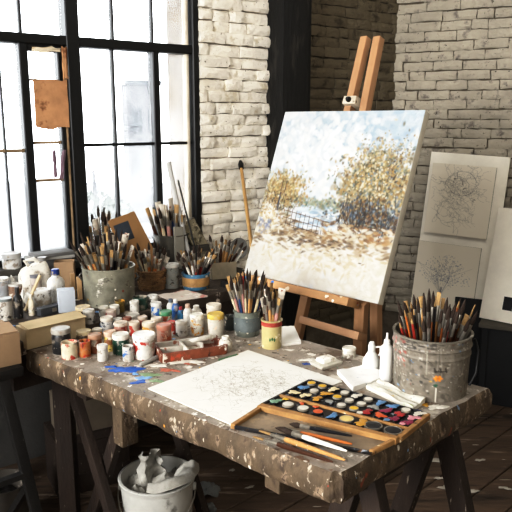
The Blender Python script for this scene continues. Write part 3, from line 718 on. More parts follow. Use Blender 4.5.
# ------------------------------------------------------------------ brushes
m_handle = M('brush_handle', obj=True, rough=.35, var=.25, vscale=40, spots=[('d9d0c0', 60, .68, .05)])
m_ferrule = M('brush_ferrule', '9d978c', rough=.35, metal=.7, var=.3, vscale=60)
m_hair_d = M('dark_bristle', '35281f', rough=.9, var=.4, vscale=150)
m_hair_l = M('hog_bristle', 'a98a5e', rough=.9, var=.4, vscale=150)
m_hair_p = M('painted_bristle', 'cfc6b8', rough=.8, var=.4, vscale=90, spots=[('7c4a35', 70, .58, .06)])
HC = {'orange': 'b56a35', 'natural wood': 'b98d5a', 'dark brown': '46291a', 'black': '17161a', 'red': '8f2f26', 'blue': '2b4878', 'cream': 'cfc2a4', 'grey': '77736b', 'white': 'dcd8ce', 'green': '4a6a4b', 'dusty pink': 'b68a82'}
BR = {}
def make_brush(kind):
    """unit-thick prototype, .24 m long, standing on its handle end"""
    t = thing('paintbrush', 'x', 'paintbrush')
    if kind == 'round':
        MB().lathe([(.0015, 0), (.0028, .02), (.0042, .09), (.0052, .135), (.0038, .165)], 8).build('handle', m_handle, t)
        MB().lathe([(.0042, .16), (.0050, .163), (.0050, .195), (.0046, .2)], 8).build('ferrule', m_ferrule, t)
        MB().lathe([(.0044, .198), (.0062, .212), (.0045, .228), (.0008, .243)], 8).build('bristles', m_hair_d, t)
    elif kind == 'flat':
        MB().lathe([(.0018, 0), (.0035, .02), (.0046, .09), (.0058, .14), (.0046, .165)], 8).build('handle', m_handle, t)
        mb = MB(); mb.add(*fl(.0050, .0050, .16, .0068, .0028, .2)); mb.build('ferrule', m_ferrule, t)
        mb = MB(); mb.add(*fl(.0068, .0026, .199, .0072, .0020, .232)); mb.build('bristles', m_hair_l, t)
    elif kind == 'hog':
        MB().lathe([(.003, 0), (.0048, .03), (.0052, .09), (.0068, .13), (.006, .155)], 8).build('handle', m_handle, t)
        mb = MB(); mb.add(*fl(.0062, .0062, .15, .0095, .0042, .185)); mb.build('ferrule', m_ferrule, t)
        mb = MB(); mb.add(*fl(.0095, .0040, .184, .0112, .0032, .228)); mb.build('bristles', m_hair_p, t)
    elif kind == 'pencil':
        t.name = 'pencil'; t['category'] = 'pencil'
        MB().lathe([(.0036, 0), (.0036, .205)], 6).build('barrel', m_handle, t); MB().lathe([(.0036, .205), (.0010, .222)], 6).build('sharpened_tip', m_hair_l, t); MB().lathe([(.0010, .222), (.0002, .226)], 6).build('lead', m_hair_d, t)
    elif kind == 'knife':
        t.name = 'palette_knife'; t['category'] = 'palette knife'
        MB().lathe([(.004, 0), (.0065, .02), (.006, .08), (.0045, .105)], 8).build('handle', m_handle, t)
        mb = MB(); mb.tube([(0, 0, .1), (0, 0, .14)], .0022, 6); mb.prism([(-.009, 0), (.009, 0), (.011, .04), (.006, .085), (0, .1), (-.006, .085), (-.011, .04)], -.0008, .0008, Matrix.Translation((0, 0, .135)) @ Matrix.Rotation(R(90), 4, 'X')); mb.build('blade', m_ferrule, t)
    return t
def fl(a0, b0, z0, a1, b1, z1, n=10):
    vs = [(a * math.cos(2 * PI * i / n), b * math.sin(2 * PI * i / n), z) for a, b, z in ((a0, b0, z0), ((a0 + a1) / 2, (b0 + b1) / 2 if z1 < .2 else b0 * .95, (z0 + z1) / 2), (a1, b1, z1)) for i in range(n)]
    fs = [(k * n + i, k * n + (i + 1) % n, (k + 1) * n + (i + 1) % n, (k + 1) * n + i) for k in range(2) for i in range(n)] + [tuple(range(n - 1, -1, -1)), tuple(range(2 * n, 3 * n))]
    return vs, fs
LBL = {'round': 'paintbrush with round tip', 'flat': 'flat paintbrush', 'hog': 'broad bristle paintbrush', 'pencil': 'pencil', 'knife': 'palette knife'}
def brush(kind, colname, base, direction, length, spin, where, group, thick=1.0):
    if kind not in BR: BR[kind] = make_brush(kind); o = BR[kind]
    else: o = dup(BR[kind])
    o['label'] = f"{colname}-handled {LBL[kind]} {where}" if kind != 'pencil' else f"{colname} pencil {where}"
    o['group'] = group
    o.location = base
    o.rotation_mode = 'QUATERNION'
    o.rotation_quaternion = Vector(direction).to_track_quat('Z', 'Y') @ Matrix.Rotation(spin, 3, 'Z').to_quaternion()
    k = length / .24; o.scale = (thick, thick, k)
    for ch in o.children: ch.color = rgb(HC[colname])
    return o
def fill(c, rad, ht, n, l0, l1, where, group, seed, kinds, cols, thick=1.0, lean=1.0, foot=.012, bias=(0, 0), box=None):
    r = random.Random(seed); done = []
    for i in range(n):
        kind, th = r.choice(kinds), thick * r.uniform(.85, 1.12)
        for attempt in range(90):
            q = math.sqrt(r.random() * .97 + .02) if attempt > 3 else math.sqrt((i + .6) / n)
            a = i * 2.39996 + r.uniform(-.25, .25) if attempt <= 3 else r.uniform(0, 6.283)
            top = Vector((q * rad * .86 * math.cos(a), q * rad * .86 * math.sin(a), ht))
            kf = max(.16, 1 - .45 * lean); bot = Vector((top.x * kf, top.y * kf, foot))
            if box:
                m = Matrix.Rotation(box[2], 3, 'Z'); top = m @ Vector((box[0] * .85 * r.uniform(-1, 1), box[1] * .8 * r.uniform(-1, 1), ht)); bot = Vector((top.x * .45, top.y * .45, foot))
            d = (top - bot); d.x += bias[0] * ht; d.y += bias[1] * ht
            L = r.uniform(l0, l1) * (1.0 - .10 * q); dn = d.normalized()
            seg = [(bot + dn * L * f, w_ * th) for f, w_ in ((.03, .0032), (.2, .0042), (.36, .0050), (.5, .0056), (.6, .0058), (.7, .0062), (.8, .0075 if kind in ('hog', 'flat') else .0054), (.92, .0095 if kind == 'hog' else .0066))]
            seg = [g for g in seg if g[0].z > ht * .35]
            ok = all((p - o_).length > (w1 + w2) * (1.0 if attempt < 60 else .55) for sg in done for p, w1 in seg for o_, w2 in sg)
            if ok: break
        if not ok: continue
        done.append(seg)
        brush(kind, r.choice(cols), c + bot, d, L, r.uniform(0, 6.28), where, group, th)

# ------------------------------------------------------------------ pots
def pot_profile(r, h, t=.004, foot=.96, lip=.003):
    return [(r * foot * .96, 0), (r * foot, .004), (r * (foot + 1) / 2, h * .5), (r, h - .006), (r + lip, h - .004), (r + lip, h), (r - t, h), (r - t, h - .006), (r * foot - t, .008), (.001, .007)]
m_tin = M('paint_smeared_tin', obj=True, rough=.5, metal=.25, var=.45, vscale=18, bump=.2,
          spots=[('d8d2c6', 16, .62, .06), ('4a443d', 22, .6, .08), ('7e5a48', 12, .68, .05)],
          extra=speckle(['dcd6ca', '3b362f', '8b4a38', 'd7d1c4', '4f7fa8', 'c9a14a'], 55, .14))
# big paint bucket at the right end of the table, painted texel by texel round its wall
c, r_, h = stand(429.5, 402, 75, 84, T); 
bk = thing('paint_bucket', 'large grey paint-caked metal bucket full of brushes at the table\'s right end', 'bucket', tuple(c))
def bucket_wall(c, r, h):
    n, m = 210, 64; P = Paint(n, m, '746d62', 31); g = P.r
    for _ in range(900): P.dab(g.random(), g.random(), g.uniform(1, 5), g.uniform(1, 3), g.uniform(0, 3), g.choice(['7b746a', '5f584f', '857e74', '4f493f', '736b5e', '8d867a']), .5)
    cam_a = math.atan2(-c.y, -c.x); vu = lambda da: ((cam_a + da) / (2 * PI)) % 1
    for _ in range(150): P.dab(vu(g.uniform(-1.6, 1.2)), g.random() ** 1.3, g.uniform(.4, 1.3), g.uniform(.4, 1.5), g.uniform(0, 3), g.choice(['b9b3a8', 'c7c1b5', 'a9a296', '4b453d', '39342e', '968a7e', 'aaa498', '6e3d34', '57748f']), .7)
    for _ in range(60): P.dab(vu(g.uniform(-1.5, -.7)), g.uniform(.04, .5), g.uniform(.8, 3), g.uniform(.6, 1.6), g.uniform(0, 3), g.choice(['a4564a', 'b9afa6', '8a3c34', 'c0b8ae', 'b07f76']), .65)
    for _ in range(50): P.dab(vu(g.uniform(-.9, .3)), g.uniform(.0, .16), g.uniform(.8, 4), g.uniform(.5, 1.4), 0, g.choice(['2f2a26', '45403a', '958f85', '1e1b19']), .7)
    for k in range(16): u = g.uniform(-1.4, 1.2); v = g.uniform(.0, .35); P.line([(vu(u), v), (vu(u) + .002, v + g.uniform(.1, .4))], .6, g.choice(['a5a093', '3d3832', '8f897d']), .6)
    # dark brushed scrawl, orange flower over a dark green spot, pale drip
    for k in range(5): P.line([(vu(.10 + k * .07), .45 + (.02 if k % 2 else -.03)), (vu(.14 + k * .07), .50 - (.03 if k % 2 else 0))], 1.1, '241d1a', .9)
    P.line([(vu(.1), .475), (vu(.44), .47)], .9, '2b2320', .8)
    for k in range(6): a = k * 1.05; P.dab(vu(.20) + .013 * math.cos(a), .585 + .030 * math.sin(a), 1.6, 1.5, a, 'd98a2b', .95)
    P.dab(vu(.20), .585, 1.4, 1.4, 0, 'c96f1e', .95); P.dab(vu(.15), .70, 2.2, 2.0, 0, '2c5a44', .95); P.dab(vu(-.22), .67, 2.0, 1.6, .4, '35322e', .9); P.dab(vu(.02), .64, 1.2, 1.0, 0, 'c9a02f', .9)
    P.line([(vu(.17), .75), (vu(.172), .98)], .7, 'd8d3c6', .85); P.dab(vu(-1.0), .85, 2.5, 1.5, 0, '6d93b4', .7); P.dab(vu(-.75), .9, 2, 1, 0, '86a7c4', .7)
    vs = []; fs = []
    for j in range(m):
        v = j / (m - 1); z = h * (1 - v); rr_ = r * (1.0 - .055 * v)
        rr_ += .0035 * math.exp(-((v - .17) / .018) ** 2) + .004 * math.exp(-((v - .0) / .02) ** 2) + .0025 * math.exp(-((v - .31) / .016) ** 2)
        for i in range(n):
            a = 2 * PI * i / n; vs.append((rr_ * math.cos(a) * (1 + .006 * math.sin(3 * a)), rr_ * math.sin(a), z))
    for j in range(m - 1):
        for i in range(n): fs.append((j * n + i, (j + 1) * n + i, (j + 1) * n + (i + 1) % n, j * n + (i + 1) % n))
    mb = MB(); mb.add(vs, fs); o = mb.build('bucket_wall', M('caked_bucket_paint', attr='paint', rough=.6, metal=.15, bump=.35, bscale=60, rnd_off=False), bk)
    setcol(o, 'paint', P.a.reshape(-1, 3))
    mb = MB(); mb.lathe([(r * .94, .001), (r * .935, .006)], 40); mb.build('bucket_base', m_tin, bk).color = rgb('6f695f')
    mb = MB(); mb.lathe([(r * .935, .006), (r - .004, h), (r + .003, h + .001), (r + .003, h - .003)], 60, cap=False); mb.build('bucket_rim', m_tin, bk).color = rgb('8a8478')
    a0 = R(-12)
    MB().tube([((r + .006) * math.cos(a0), (r + .006) * math.sin(a0), h * .9), ((r + .018) * math.cos(a0), (r + .018) * math.sin(a0), h * .7), ((r + .014) * math.cos(a0 - .1), (r + .014) * math.sin(a0 - .1), h * .35), (r * math.cos(a0 - .25), r * math.sin(a0 - .25), h * .16)], .004, 8).build('bail_handle', m_black, bk)
bucket_wall(c, r_, h)
fill(c, r_, h, 62, .225, .275, 'standing in the large bucket at the right table end', 'brushes in the right-hand bucket', 41, ['round', 'round', 'round', 'flat', 'round', 'pencil'], ['dark brown', 'orange', 'black', 'grey', 'dark brown', 'orange', 'natural wood', 'red'], .92, lean=1.35)

def tin_pot(name, label, cat, px, low, wd, ht, z, col, mat=None, foot=.96, band=None):
    c, r, h = stand(px, low, wd, ht, z); t = thing(name, label, cat, tuple(c))
    MB().lathe(pot_profile(r, h, foot=foot), 32, cap=False).build('pot_wall', mat or m_tin, t).color = rgb(col)
    if band:
        o = MB().lathe([(r * (foot + 1) / 2 + .0012, h * .22), (r + .0012, h * .78)], 32, cap=False).build('painted_label', mat or m_tin, t); o.color = rgb(band)
    return t, c, r, h
ALLK = ['round', 'flat', 'round', 'hog']; MIXC = ['orange', 'natural wood', 'dark brown', 'black', 'grey', 'cream', 'red', 'white', 'dusty pink']
# grey bucket on the bench
t, c, r, h = tin_pot('paint_bucket', 'big dark-grey mottled metal bucket of brushes on the window bench', 'bucket', 110, 309, 51, 50, Z2, '8a8778')
for s in (-1, 1):
    MB().tube([(s * (r + .004), 0, h * .8), (s * (r + .016), 0, h * .7), (s * (r + .004), 0, h * .6)], .004, 6).build('bucket_ear', m_tin, t).color = rgb('55524d')
fill(c, r, h, 50, .225, .30, 'standing in the big dark-grey bucket on the bench', 'brushes in the grey bench bucket', 42, ALLK, ['orange', 'natural wood', 'black', 'dark brown', 'grey', 'cream', 'orange', 'natural wood', 'cream'], 1.0, lean=1.6, bias=(-.08, -.03))
# wicker pot
m_wick = M('woven_cane', '8d6c48', rough=.85, var=.5, vscale=22, bump=.9, bscale=120, spots=[('4d3623', 40, .55, .08)])
c, r, h = stand(152, 292, 29, 27, Z2); t = thing('wicker_pot', 'small brown wicker pot of brushes beside the grey bucket on the bench', 'basket', tuple(c))
mb = MB()
for k in range(9):
    z = h * (k + .5) / 9; rr_ = r * (.84 + .16 * z / h)
    mb.tube([(rr_ * math.cos(a) * (1 + .035 * (-1) ** (i + k)), rr_ * math.sin(a) * (1 + .035 * (-1) ** (i + k)), z) for i, a in enumerate([2 * PI * q / 36 for q in range(37)])], h / 17, 6)
mb.build('woven_wall', m_wick, t); MB().lathe([(r * .82, 0), (r * .82, .006)], 24).build('woven_base', m_wick, t)
for s in range(12):
    pass
fill(c, r, h, 24, .15, .20, 'standing in the brown wicker pot on the bench', 'brushes in the wicker pot', 43, ALLK, ['cream', 'natural wood', 'dusty pink', 'grey', 'orange', 'dark brown'], 1.1, lean=1.3)
# dark can at the back by the window
t, c, r, h = tin_pot('metal_can', 'tall dark can of brushes on the bench right under the window', 'can', 172, 270, 34, 40, Z2, '4d4a42')
fill(c, r, h, 34, .27, .36, 'standing in the tall dark can under the window', 'brushes in the tall dark can', 44, ['round', 'hog', 'flat', 'hog'], ['orange', 'cream', 'dark brown', 'black', 'grey', 'white', 'blue', 'dusty pink', 'red'], 1.5, lean=1.2, bias=(-.08, .02))
# jar behind the grey bucket, brushes in front of the black board
t, c, r, h = tin_pot('brush_jar', 'dull pot of brushes half hidden behind the grey bucket', 'jar', 105, 278, 24, 30, Z2, '8f8a80')
fill(c, r, h, 18, .25, .32, 'standing in the pot behind the grey bucket', 'brushes behind the grey bucket', 45, ALLK, ['dark brown', 'cream', 'grey', 'orange', 'black'], 1.25, lean=.9)
# blue tin, cream box
t, c, r, h = tin_pot('blue_tin', 'low blue and ochre tin stuffed with brushes at the bench front', 'tin', 196, 291, 27, 22, Z2, '4f7f9c', band='b58f5e')
fill(c, r, h, 34, .125, .185, 'fanning out of the low blue tin', 'brushes in the blue tin', 46, ALLK, ['dark brown', 'red', 'grey', 'natural wood', 'white', 'black', 'dusty pink'], 1.05, lean=1.6)
bx_ = at(222, 277, Z2); sc_ = F / depth(bx_); m_card = M('worn_cream_card', 'b9ae98', rough=.9, var=.3, vscale=14)
t = thing('pencil_box', 'open cream card box of pencils and brushes on the bench by the pier', 'box', tuple(bx_), R(20))
bw, bd_, bh_ = 25 / sc_, .07, .075
for n_, c_, d_ in (('side', (0, -bd_ / 2, bh_ / 2), (bw, .003, bh_)), ('side', (0, bd_ / 2, bh_ / 2), (bw, .003, bh_)), ('end', (-bw / 2, 0, bh_ / 2), (.003, bd_, bh_)), ('end', (bw / 2, 0, bh_ / 2), (.003, bd_, bh_)), ('bottom', (0, 0, .003), (bw, bd_, .004))):
    MB().box((0, 0, 0), d_).build(n_, m_card, t, c_)
fill(bx_, .04, bh_, 18, .13, .2, 'leaning in the cream card box', 'pencils and brushes in the cream box', 47, ['round', 'pencil', 'flat', 'round'], ['grey', 'dark brown', 'white', 'black', 'natural wood'], 1.2, lean=1.5, box=(bw / 2, bd_ / 2, R(20)), bias=(.25, 0))
# grey tin and yellow jar on the table
t, c, r, h = tin_pot('brush_tin', 'grey-green paint tin full of thin brushes in the middle of the table', 'tin', 247, 338, 26, 32, T, '7c8178', band='6d7474')
fill(c, r, h, 46, .19, .235, 'standing in the grey-green tin on the table', 'brushes in the grey-green tin', 48, ['round', 'round', 'flat', 'pencil'], ['blue', 'red', 'natural wood', 'grey', 'black', 'white', 'cream', 'dusty pink', 'dark brown', 'cream', 'grey', 'natural wood'], .85, lean=1.5)
m_yjar = M('yellow_labelled_glass', 'b8aa7c', rough=.3, var=.25, vscale=25, spots=[('e6dfc6', 26, .6, .05), ('9a8a4a', 30, .64, .05)])
t, c, r, h = tin_pot('glass_jar', 'pale yellow jar with red neck and green leaf mark holding brushes', 'jar', 271.5, 350, 20, 34, T, 'b8aa7c', m_yjar, foot=1.0)
MB().lathe([(r + .0016, h * .80), (r * .96 + .0016, h * .88), (r + .002, h * .97)], 28, cap=False).build('red_neck', M('smeared_red', 'a8473a', rough=.5, var=.4, vscale=40), t)
lf = MB(); ca = math.atan2(-c.y, -c.x) + .1
for k in range(3):
    a = ca - .25 + .22 * k; pts = []
    for q, w_ in ((0, .2), (.5, 1), (1, .1)): pts.append((q, w_))
    vs = []
    for q, w_ in pts:
        for s in (-1, 1): aa = a + s * w_ * .10; vs.append(((r + .0012) * math.cos(aa), (r + .0012) * math.sin(aa), h * (.32 + .14 * q - .03 * abs(k - 1))))
    lf.add(vs, [(0, 1, 3, 2), (2, 3, 5, 4)])
lf.build('leaf_mark', M('leaf_green', '3f6b45', rough=.5), t)
fill(c, r * .8, h, 16, .17, .215, 'standing in the pale yellow jar', 'brushes in the yellow jar', 49, ALLK, ['cream', 'grey', 'natural wood', 'dusty pink', 'dark brown'], 1.1, lean=1.8)

# ------------------------------------------------------------------ paint jars on the table
m_jar = M('smeared_jar', obj=True, rough=.4, var=.3, vscale=30, spec=.4)
def jar_paint(nm, s1, s2, thr=.56):
    return M('jar_' + nm, obj=True, rough=.42, var=.3, vscale=30, spots=[(s1, 26, thr, .04, .4), (s2, 40, .60, .04, .3), ('9a8f80', 17, .57, .1), ('4a4038', 70, .655, .03)], spec=.4)
JM = {'red': jar_paint('red_smears', 'a8392c', '6d2d26', .53), 'brown': jar_paint('brown_smears', '7d5236', 'd8cfc0'), 'blue': jar_paint('blue_smears', '3a6aa5', '40444d', .55),
      'dark': jar_paint('dark_smears', '3b352f', '8d8378', .57), 'white': jar_paint('white_smears', 'ddd8cd', '8d8378', .56), 'ochre': jar_paint('ochre_smears', 'c08d3b', '7b4d35', .55), 'rust': jar_paint('rust_smears', '9a4f35', 'd3b9a0', .54)}
m_lid = M('jar_lid', obj=True, rough=.45, var=.3, vscale=30, spots=[('8d8275', 45, .60, .06), ('b3a692', 22, .58, .1)])
def jar(px, low, wd, ht, body, lid, sm, label, style='screw', z=T, name='paint_jar', cat='jar', group='paint jars on the table', lh=None):
    c, r, h = stand(px, low, wd, ht, z)
    if (Vector((c.x, c.y, 0)) - P0).dot(AD) > LA - r - .012 and (Vector((c.x, c.y, 0)) - P0).dot(BD) < LB + .1:
        c, r, h = stand(px, low, wd, ht, Z2)                   # beyond the table's end: stands on the bench
        k = (Vector((c.x, c.y, 0)) - B0).dot(bn) - r - .008
        if k < 0: c -= bn * k
    t = thing(name, label, cat, tuple(c), rnd.uniform(0, 6), group)
    if style == 'open':
        MB().lathe([(r * .95, 0), (r, .004), (r, h - .004), (r * 1.02, h - .002), (r * 1.02, h), (r * .9, h), (r * .88, h * .7), (.001, h * .7)], 24, cap=False).build('jar_body', JM[sm], t).color = rgb(body)
        MB().lathe([(r * .885, h * .68), (r * .885, h * .72)], 24).build('paint', m_lid, t).color = rgb(lid)
        return t
    lh = lh or min(.016, h * .24)
    if style == 'tub':
        pr = [(r * .86, 0), (r * .88, .004), (r * .97, h - lh)]; lr = r
    elif style == 'bottle':
        pr = [(r * .96, 0), (r, .004), (r, h * .62), (r * .8, h * .75), (r * .5, h * .82), (r * .46, h * .9)]; lr = r * .55; lh = h * .2
    else:
        pr = [(r * .93, 0), (r * .98, .004), (r * .98, h - lh - .008), (r * .9, h - lh - .002), (r * .88, h - lh)]; lr = r * 1.0
    MB().lathe(pr, 24).build('jar_body', JM[sm], t).color = tuple(c_ * .8 for c_ in rgb(body)[:3]) + (1,)
    zl = h - lh if style != 'bottle' else h * .82
    n = 28; vs = []; mb = MB()
    mb.lathe([(lr * .97, zl), (lr, zl + .002), (lr, h - .0035), (lr * .95, h), (lr * .86, h + .0004), (lr * .82, h - .0012)], n).build('lid', m_lid, t, smooth=40).color = tuple(c_ * .85 for c_ in rgb(lid)[:3]) + (1,)
    return t
J = [
 (62, 355, 19, 30, '1f1f21', 'aaa69d', 'dark', 'black jar with grey lid, leftmost at the table front beside the carton', 'screw'),
 (72, 360, 16, 21, 'd8cdb4', 'd9cfbd', 'red', 'cream jar with red smears standing before the black jar', 'open'),
 (83, 358, 12, 19, 'b5733f', 'a5452f', 'red', 'narrow orange-brown jar with red drips, second in the front row', 'open'),
 (95.5, 354, 13.5, 22, '93583a', 'b08a70', 'brown', 'rust-brown jar behind the small white pot at the front', 'screw'),
 (103, 362, 11, 19, 'd9d5cc', 'dedad2', 'dark', 'small white pot alone at the front edge, third from the carton', 'screw'),
 (121.5, 356, 17, 25, '1f4a3a', 'e3ddd0', 'white', 'dark green jar with broad white lid in the front row', 'screw'),
 (129, 362, 11, 18, 'c9c5be', 'b8b3aa', 'blue', 'small grey-white pot between green jar and big white tub', 'open'),
 (144, 361, 23, 31, 'ece8df', 'f3f0e8', 'red', 'biggest white tub with red smears and flat lid at the front', 'tub'),
 (109.5, 352, 10, 22, 'cdb367', 'd9b8a2', 'brown', 'mustard jar with pinkish lid left of the green jar', 'screw'),
 (84.5, 347, 15.5, 19, '5b4630', 'd9c7a2', 'dark', 'dark brown jar with tan lid behind the orange-brown one', 'screw'),
 (68.5, 337, 14, 15, 'd8d5cc', 'e3cd6a', 'white', 'white pot with yellow lid behind the black jar', 'screw'),
 (83, 335, 14, 14, 'cfc6b4', 'e2d9c8', 'brown', 'low cream pot with whitish lid behind the tan-lidded jar', 'screw'),
 (88, 325, 15.5, 18, '5e4a30', 'd5c3a2', 'dark', 'wide dark brown jar with beige lid against the grey bucket, back row', 'screw'),
 (76.5, 326, 11, 14, 'c98a2f', 'e5c552', 'ochre', 'small ochre pot with bright yellow lid, back row by the carton', 'screw'),
 (99.5, 328, 12, 17, 'd3d0ca', 'd5d1c9', 'dark', 'greyish white jar right of the wide brown jar, back row', 'screw'),
 (108.5, 333, 13, 18, 'd8d6d2', 'e5ddd0', 'blue', 'white jar spattered with blue in the middle of the crowd', 'screw'),
 (105, 317, 10, 12, 'd9d5cb', 'dfdacd', 'dark', 'white-lidded pot at the foot of the grey bucket, left of two', 'screw'),
 (114, 316, 10, 12, 'd9d5cb', 'e5e0d4', 'white', 'white-lidded pot at the foot of the grey bucket, right of two', 'screw'),
 (121, 337, 14, 17, 'c99683', 'e6d7c6', 'red', 'pinkish pot with cream lid just behind the dark green jar', 'screw'),
 (134.5, 336, 11, 16, 'd3bfae', 'ddcdbb', 'red', 'pale pink pot with red drips behind the big white tub', 'screw'),
 (149, 340, 13, 20, 'cfb999', 'e0d2bb', 'ochre', 'cream jar with ochre drips to the right behind the big tub', 'screw'),
 (164.5, 347, 15, 25, 'b28a78', 'b9806a', 'rust', 'dusty rust jar with brownish lid left of the paint tray', 'screw'),
 (133, 325, 14, 13, 'dedad0', 'cfcac0', 'white', 'wide white pot with grey lid behind the pale pink pot', 'screw'),
 (147.5, 316, 9.5, 14, 'ddd9d0', 'e3dfd6', 'dark', 'slim white pot in the back row below the wicker pot', 'screw'),
 (140.5, 312, 15, 16, '2f4a3e', '6d766e', 'dark', 'dark green pot in the back row beside the grey bucket', 'open'),
 (120, 313, 10, 14, '6f5c2e', '9a8038', 'ochre', 'olive pot at the foot of the grey bucket on its right', 'open'),
 (122.5, 323, 11, 11, 'd6bfb4', 'dccabc', 'red', 'squat pale pot with reddish rim in the middle back', 'screw'),
 (156.5, 318, 11, 17, 'dcd9d2', 'e2dfd8', 'blue', 'tall white pot with blue specks in the back row', 'screw'),
 (166, 329, 13, 20, 'cdd2c4', '4f8a63', 'rust', 'whitish jar with green lid behind the dusty rust jar', 'screw'),
 (165, 312, 11, 15, 'd8d5cd', 'e6e3db', 'dark', 'white pot rearmost in the row under the wicker pot', 'screw'),
 (181.5, 337, 12, 18, 'd5d1ca', 'c9c2b6', 'dark', 'white labelled pot right behind the paint tray', 'screw'),
 (197, 336, 14, 24, 'dfdacd', 'e8e3d6', 'ochre', 'white jar with tan specks behind the tray\'s right half', 'screw'),
 (216, 339, 17, 28, 'ddd7ca', 'd9b95a', 'rust', 'large white jar with yellow-stained lid next to the brush tin', 'tub'),
 (214, 329, 15, 27, 'd6c8b4', 'e6dccb', 'brown', 'cream jar peeping from behind the yellow-stained white jar', 'screw'),
 (230.5, 331, 12, 17, '4b4f4d', '77777a', 'white', 'dark speckled pot tucked left of the brush tin', 'open'),
 (188, 326, 9, 23, 'e3dfd7', 'd5b9a5', 'white', 'white squeeze bottle with pinkish cap behind the white labelled pot', 'bottle'),
 (196.5, 322, 11, 18, 'e6e2d8', 'edeae2', 'white', 'white capped bottle in the rear row before the bench', 'bottle'),
 (176, 322, 8, 24, '2f5f9a', 'ddd9d2', 'blue', 'slim blue bottle with white cap at the rear', 'bottle'),
 (181, 324, 7, 18, '3a7fa8', '9a3038', 'blue', 'slim turquoise bottle with red cap at the rear', 'bottle'),
 (171, 318, 8, 20, 'd8d6cf', '6f7680', 'blue', 'whitish slim bottle with grey cap at the rear', 'bottle'),
 (225.5, 353, 13.5, 19, 'e0dbcf', 'e6e2d7', 'white', 'little white bottle with round stopper at the end of the paint tray', 'bottle'),
 (97.5, 340, 10, 13, 'd9d4c9', 'e9e2d4', 'ochre', 'small white pot behind the rust-brown jar', 'screw'),
 (112, 341, 9, 12, 'b9a08c', 'dfc9b4', 'red', 'small tan pot with pink lid behind the mustard jar', 'screw'),
 (156.5, 333, 10.5, 17, 'c7b9a6', 'd8cbb8', 'brown', 'beige pot with brown stains left of the green-lidded jar', 'screw'),
 (143, 329, 10, 14, '8a4a3a', 'cbb8a6', 'rust', 'little brick-red pot with pale lid behind the ochre-dripped cream jar', 'screw'),
 (127, 330, 9, 14, 'd5d0c6', '8d5a48', 'white', 'slim white pot with brown lid in the thick of the crowd', 'screw'),
 (117.5, 331, 9, 14, '6f7f8c', 'd9d5cc', 'blue', 'slate-blue pot with white lid in the thick of the crowd', 'screw'),
 (171.5, 336, 9, 16, 'dcd8cf', 'b0463c', 'red', 'narrow white pot with red lid between rust jar and labelled pot', 'screw'),
 (206, 331, 9, 18, 'c9bfae', 'd5ccba', 'brown', 'narrow beige bottle between the tan-specked and yellow-stained jars', 'bottle'),
 (349, 359, 14, 14, 'dcd7c9', 'e9e4d8', 'white', 'squat white screw-lid pot at the back of the table by the easel', 'screw'),
]
jars = [jar(*a) for a in J]
# nudge neighbours until no two jars share the same ground
JR = {t.name: max(max(ch.data.vertices[i].co.xy.length for i in range(len(ch.data.vertices))) for ch in t.children) for t in jars}
for _ in range(60):
    for i, a in enumerate(jars):
        for b in jars[i + 1:]:
            d = b.location - a.location; d.z = 0; gap = d.length - JR[a.name] - JR[b.name] - .0008
            if gap < 0 and d.length > 0 and abs(a.location.z - b.location.z) < .05:
                k = d.normalized() * (gap * .5); a.location += k; b.location -= k
    for t in jars:
        p = Vector((t.location.x, t.location.y, 0)); k = (p - B0).dot(bn) - JR[t.name] - .004
        if t.location.z > T + .01:
            if k < 0: t.location -= bn * k
        else:
            k = LA - .010 - JR[t.name] - (p - P0).dot(AD)
            if k < 0: t.location += AD * k

# ------------------------------------------------------------------ wooden paint tray
def bil(q, u, v): return (q[0] * (1 - u) + q[1] * u) * (1 - v) + (q[3] * (1 - u) + q[2] * u) * v
m_traywood = M('paint_stained_red_wood', '7d4630', rough=.6, var=.4, vscale=25, spots=[('cfc6b8', 28, .60, .05), ('a7492f', 22, .6, .06), ('4a2a20', 30, .62, .05)], bump=.3)
m_traypaint = M('white_flaked_tray', 'c4beb2', rough=.6, var=.35, vscale=30, spots=[('8f5a44', 25, .58, .06), ('b0453a', 33, .64, .04)])
tc_ = at(190, 353, T); tray = thing('paint_tray', 'compartmented reddish wooden paint tray with white flaking edges', 'tray', tuple(tc_), R(23))
tw, td, thh = .205, .105, .030
MB().box((0, 0, .003), (tw, td, .006)).build('tray_floor', m_traywood, tray)
for nm, cx, cy, w_, d_, mt in (('tray_wall', 0, -td / 2, tw, .01, m_traywood), ('tray_wall', 0, td / 2, tw, .01, m_traypaint), ('tray_wall', -tw / 2, 0, .01, td, m_traywood), ('tray_wall', tw / 2, 0, .01, td, m_traywood), ('tray_divider', -.02, 0, .007, td, m_traypaint), ('tray_divider', -.06, 0, tw / 2 - .03, .006, m_traypaint), ('tray_divider', .04, .02, .006, td * .55, m_traypaint)):
    MB().box((0, 0, thh / 2), (w_, d_, thh)).build(nm, mt, tray, (cx, cy, 0), bevel=.002)
for cx, cy, col, lab in ((-.06, .027, 'a32a28', 'red paint'), (-.06, -.024, '4a4540', 'dark grey paint'), (.01, .02, 'c2b8a6', 'pale paint'), (.055, -.015, 'a8502c', 'rust paint')):
    mb = MB(); blob(mb, (cx, cy, .0065), .02, .006, int(cx * 900) + 3, 1.5); o = mb.build('paint_patch', M('tray_' + lab.replace(' ', '_'), col, rough=.4, var=.3, vscale=60), tray); o['label'] = lab + ' in a compartment'
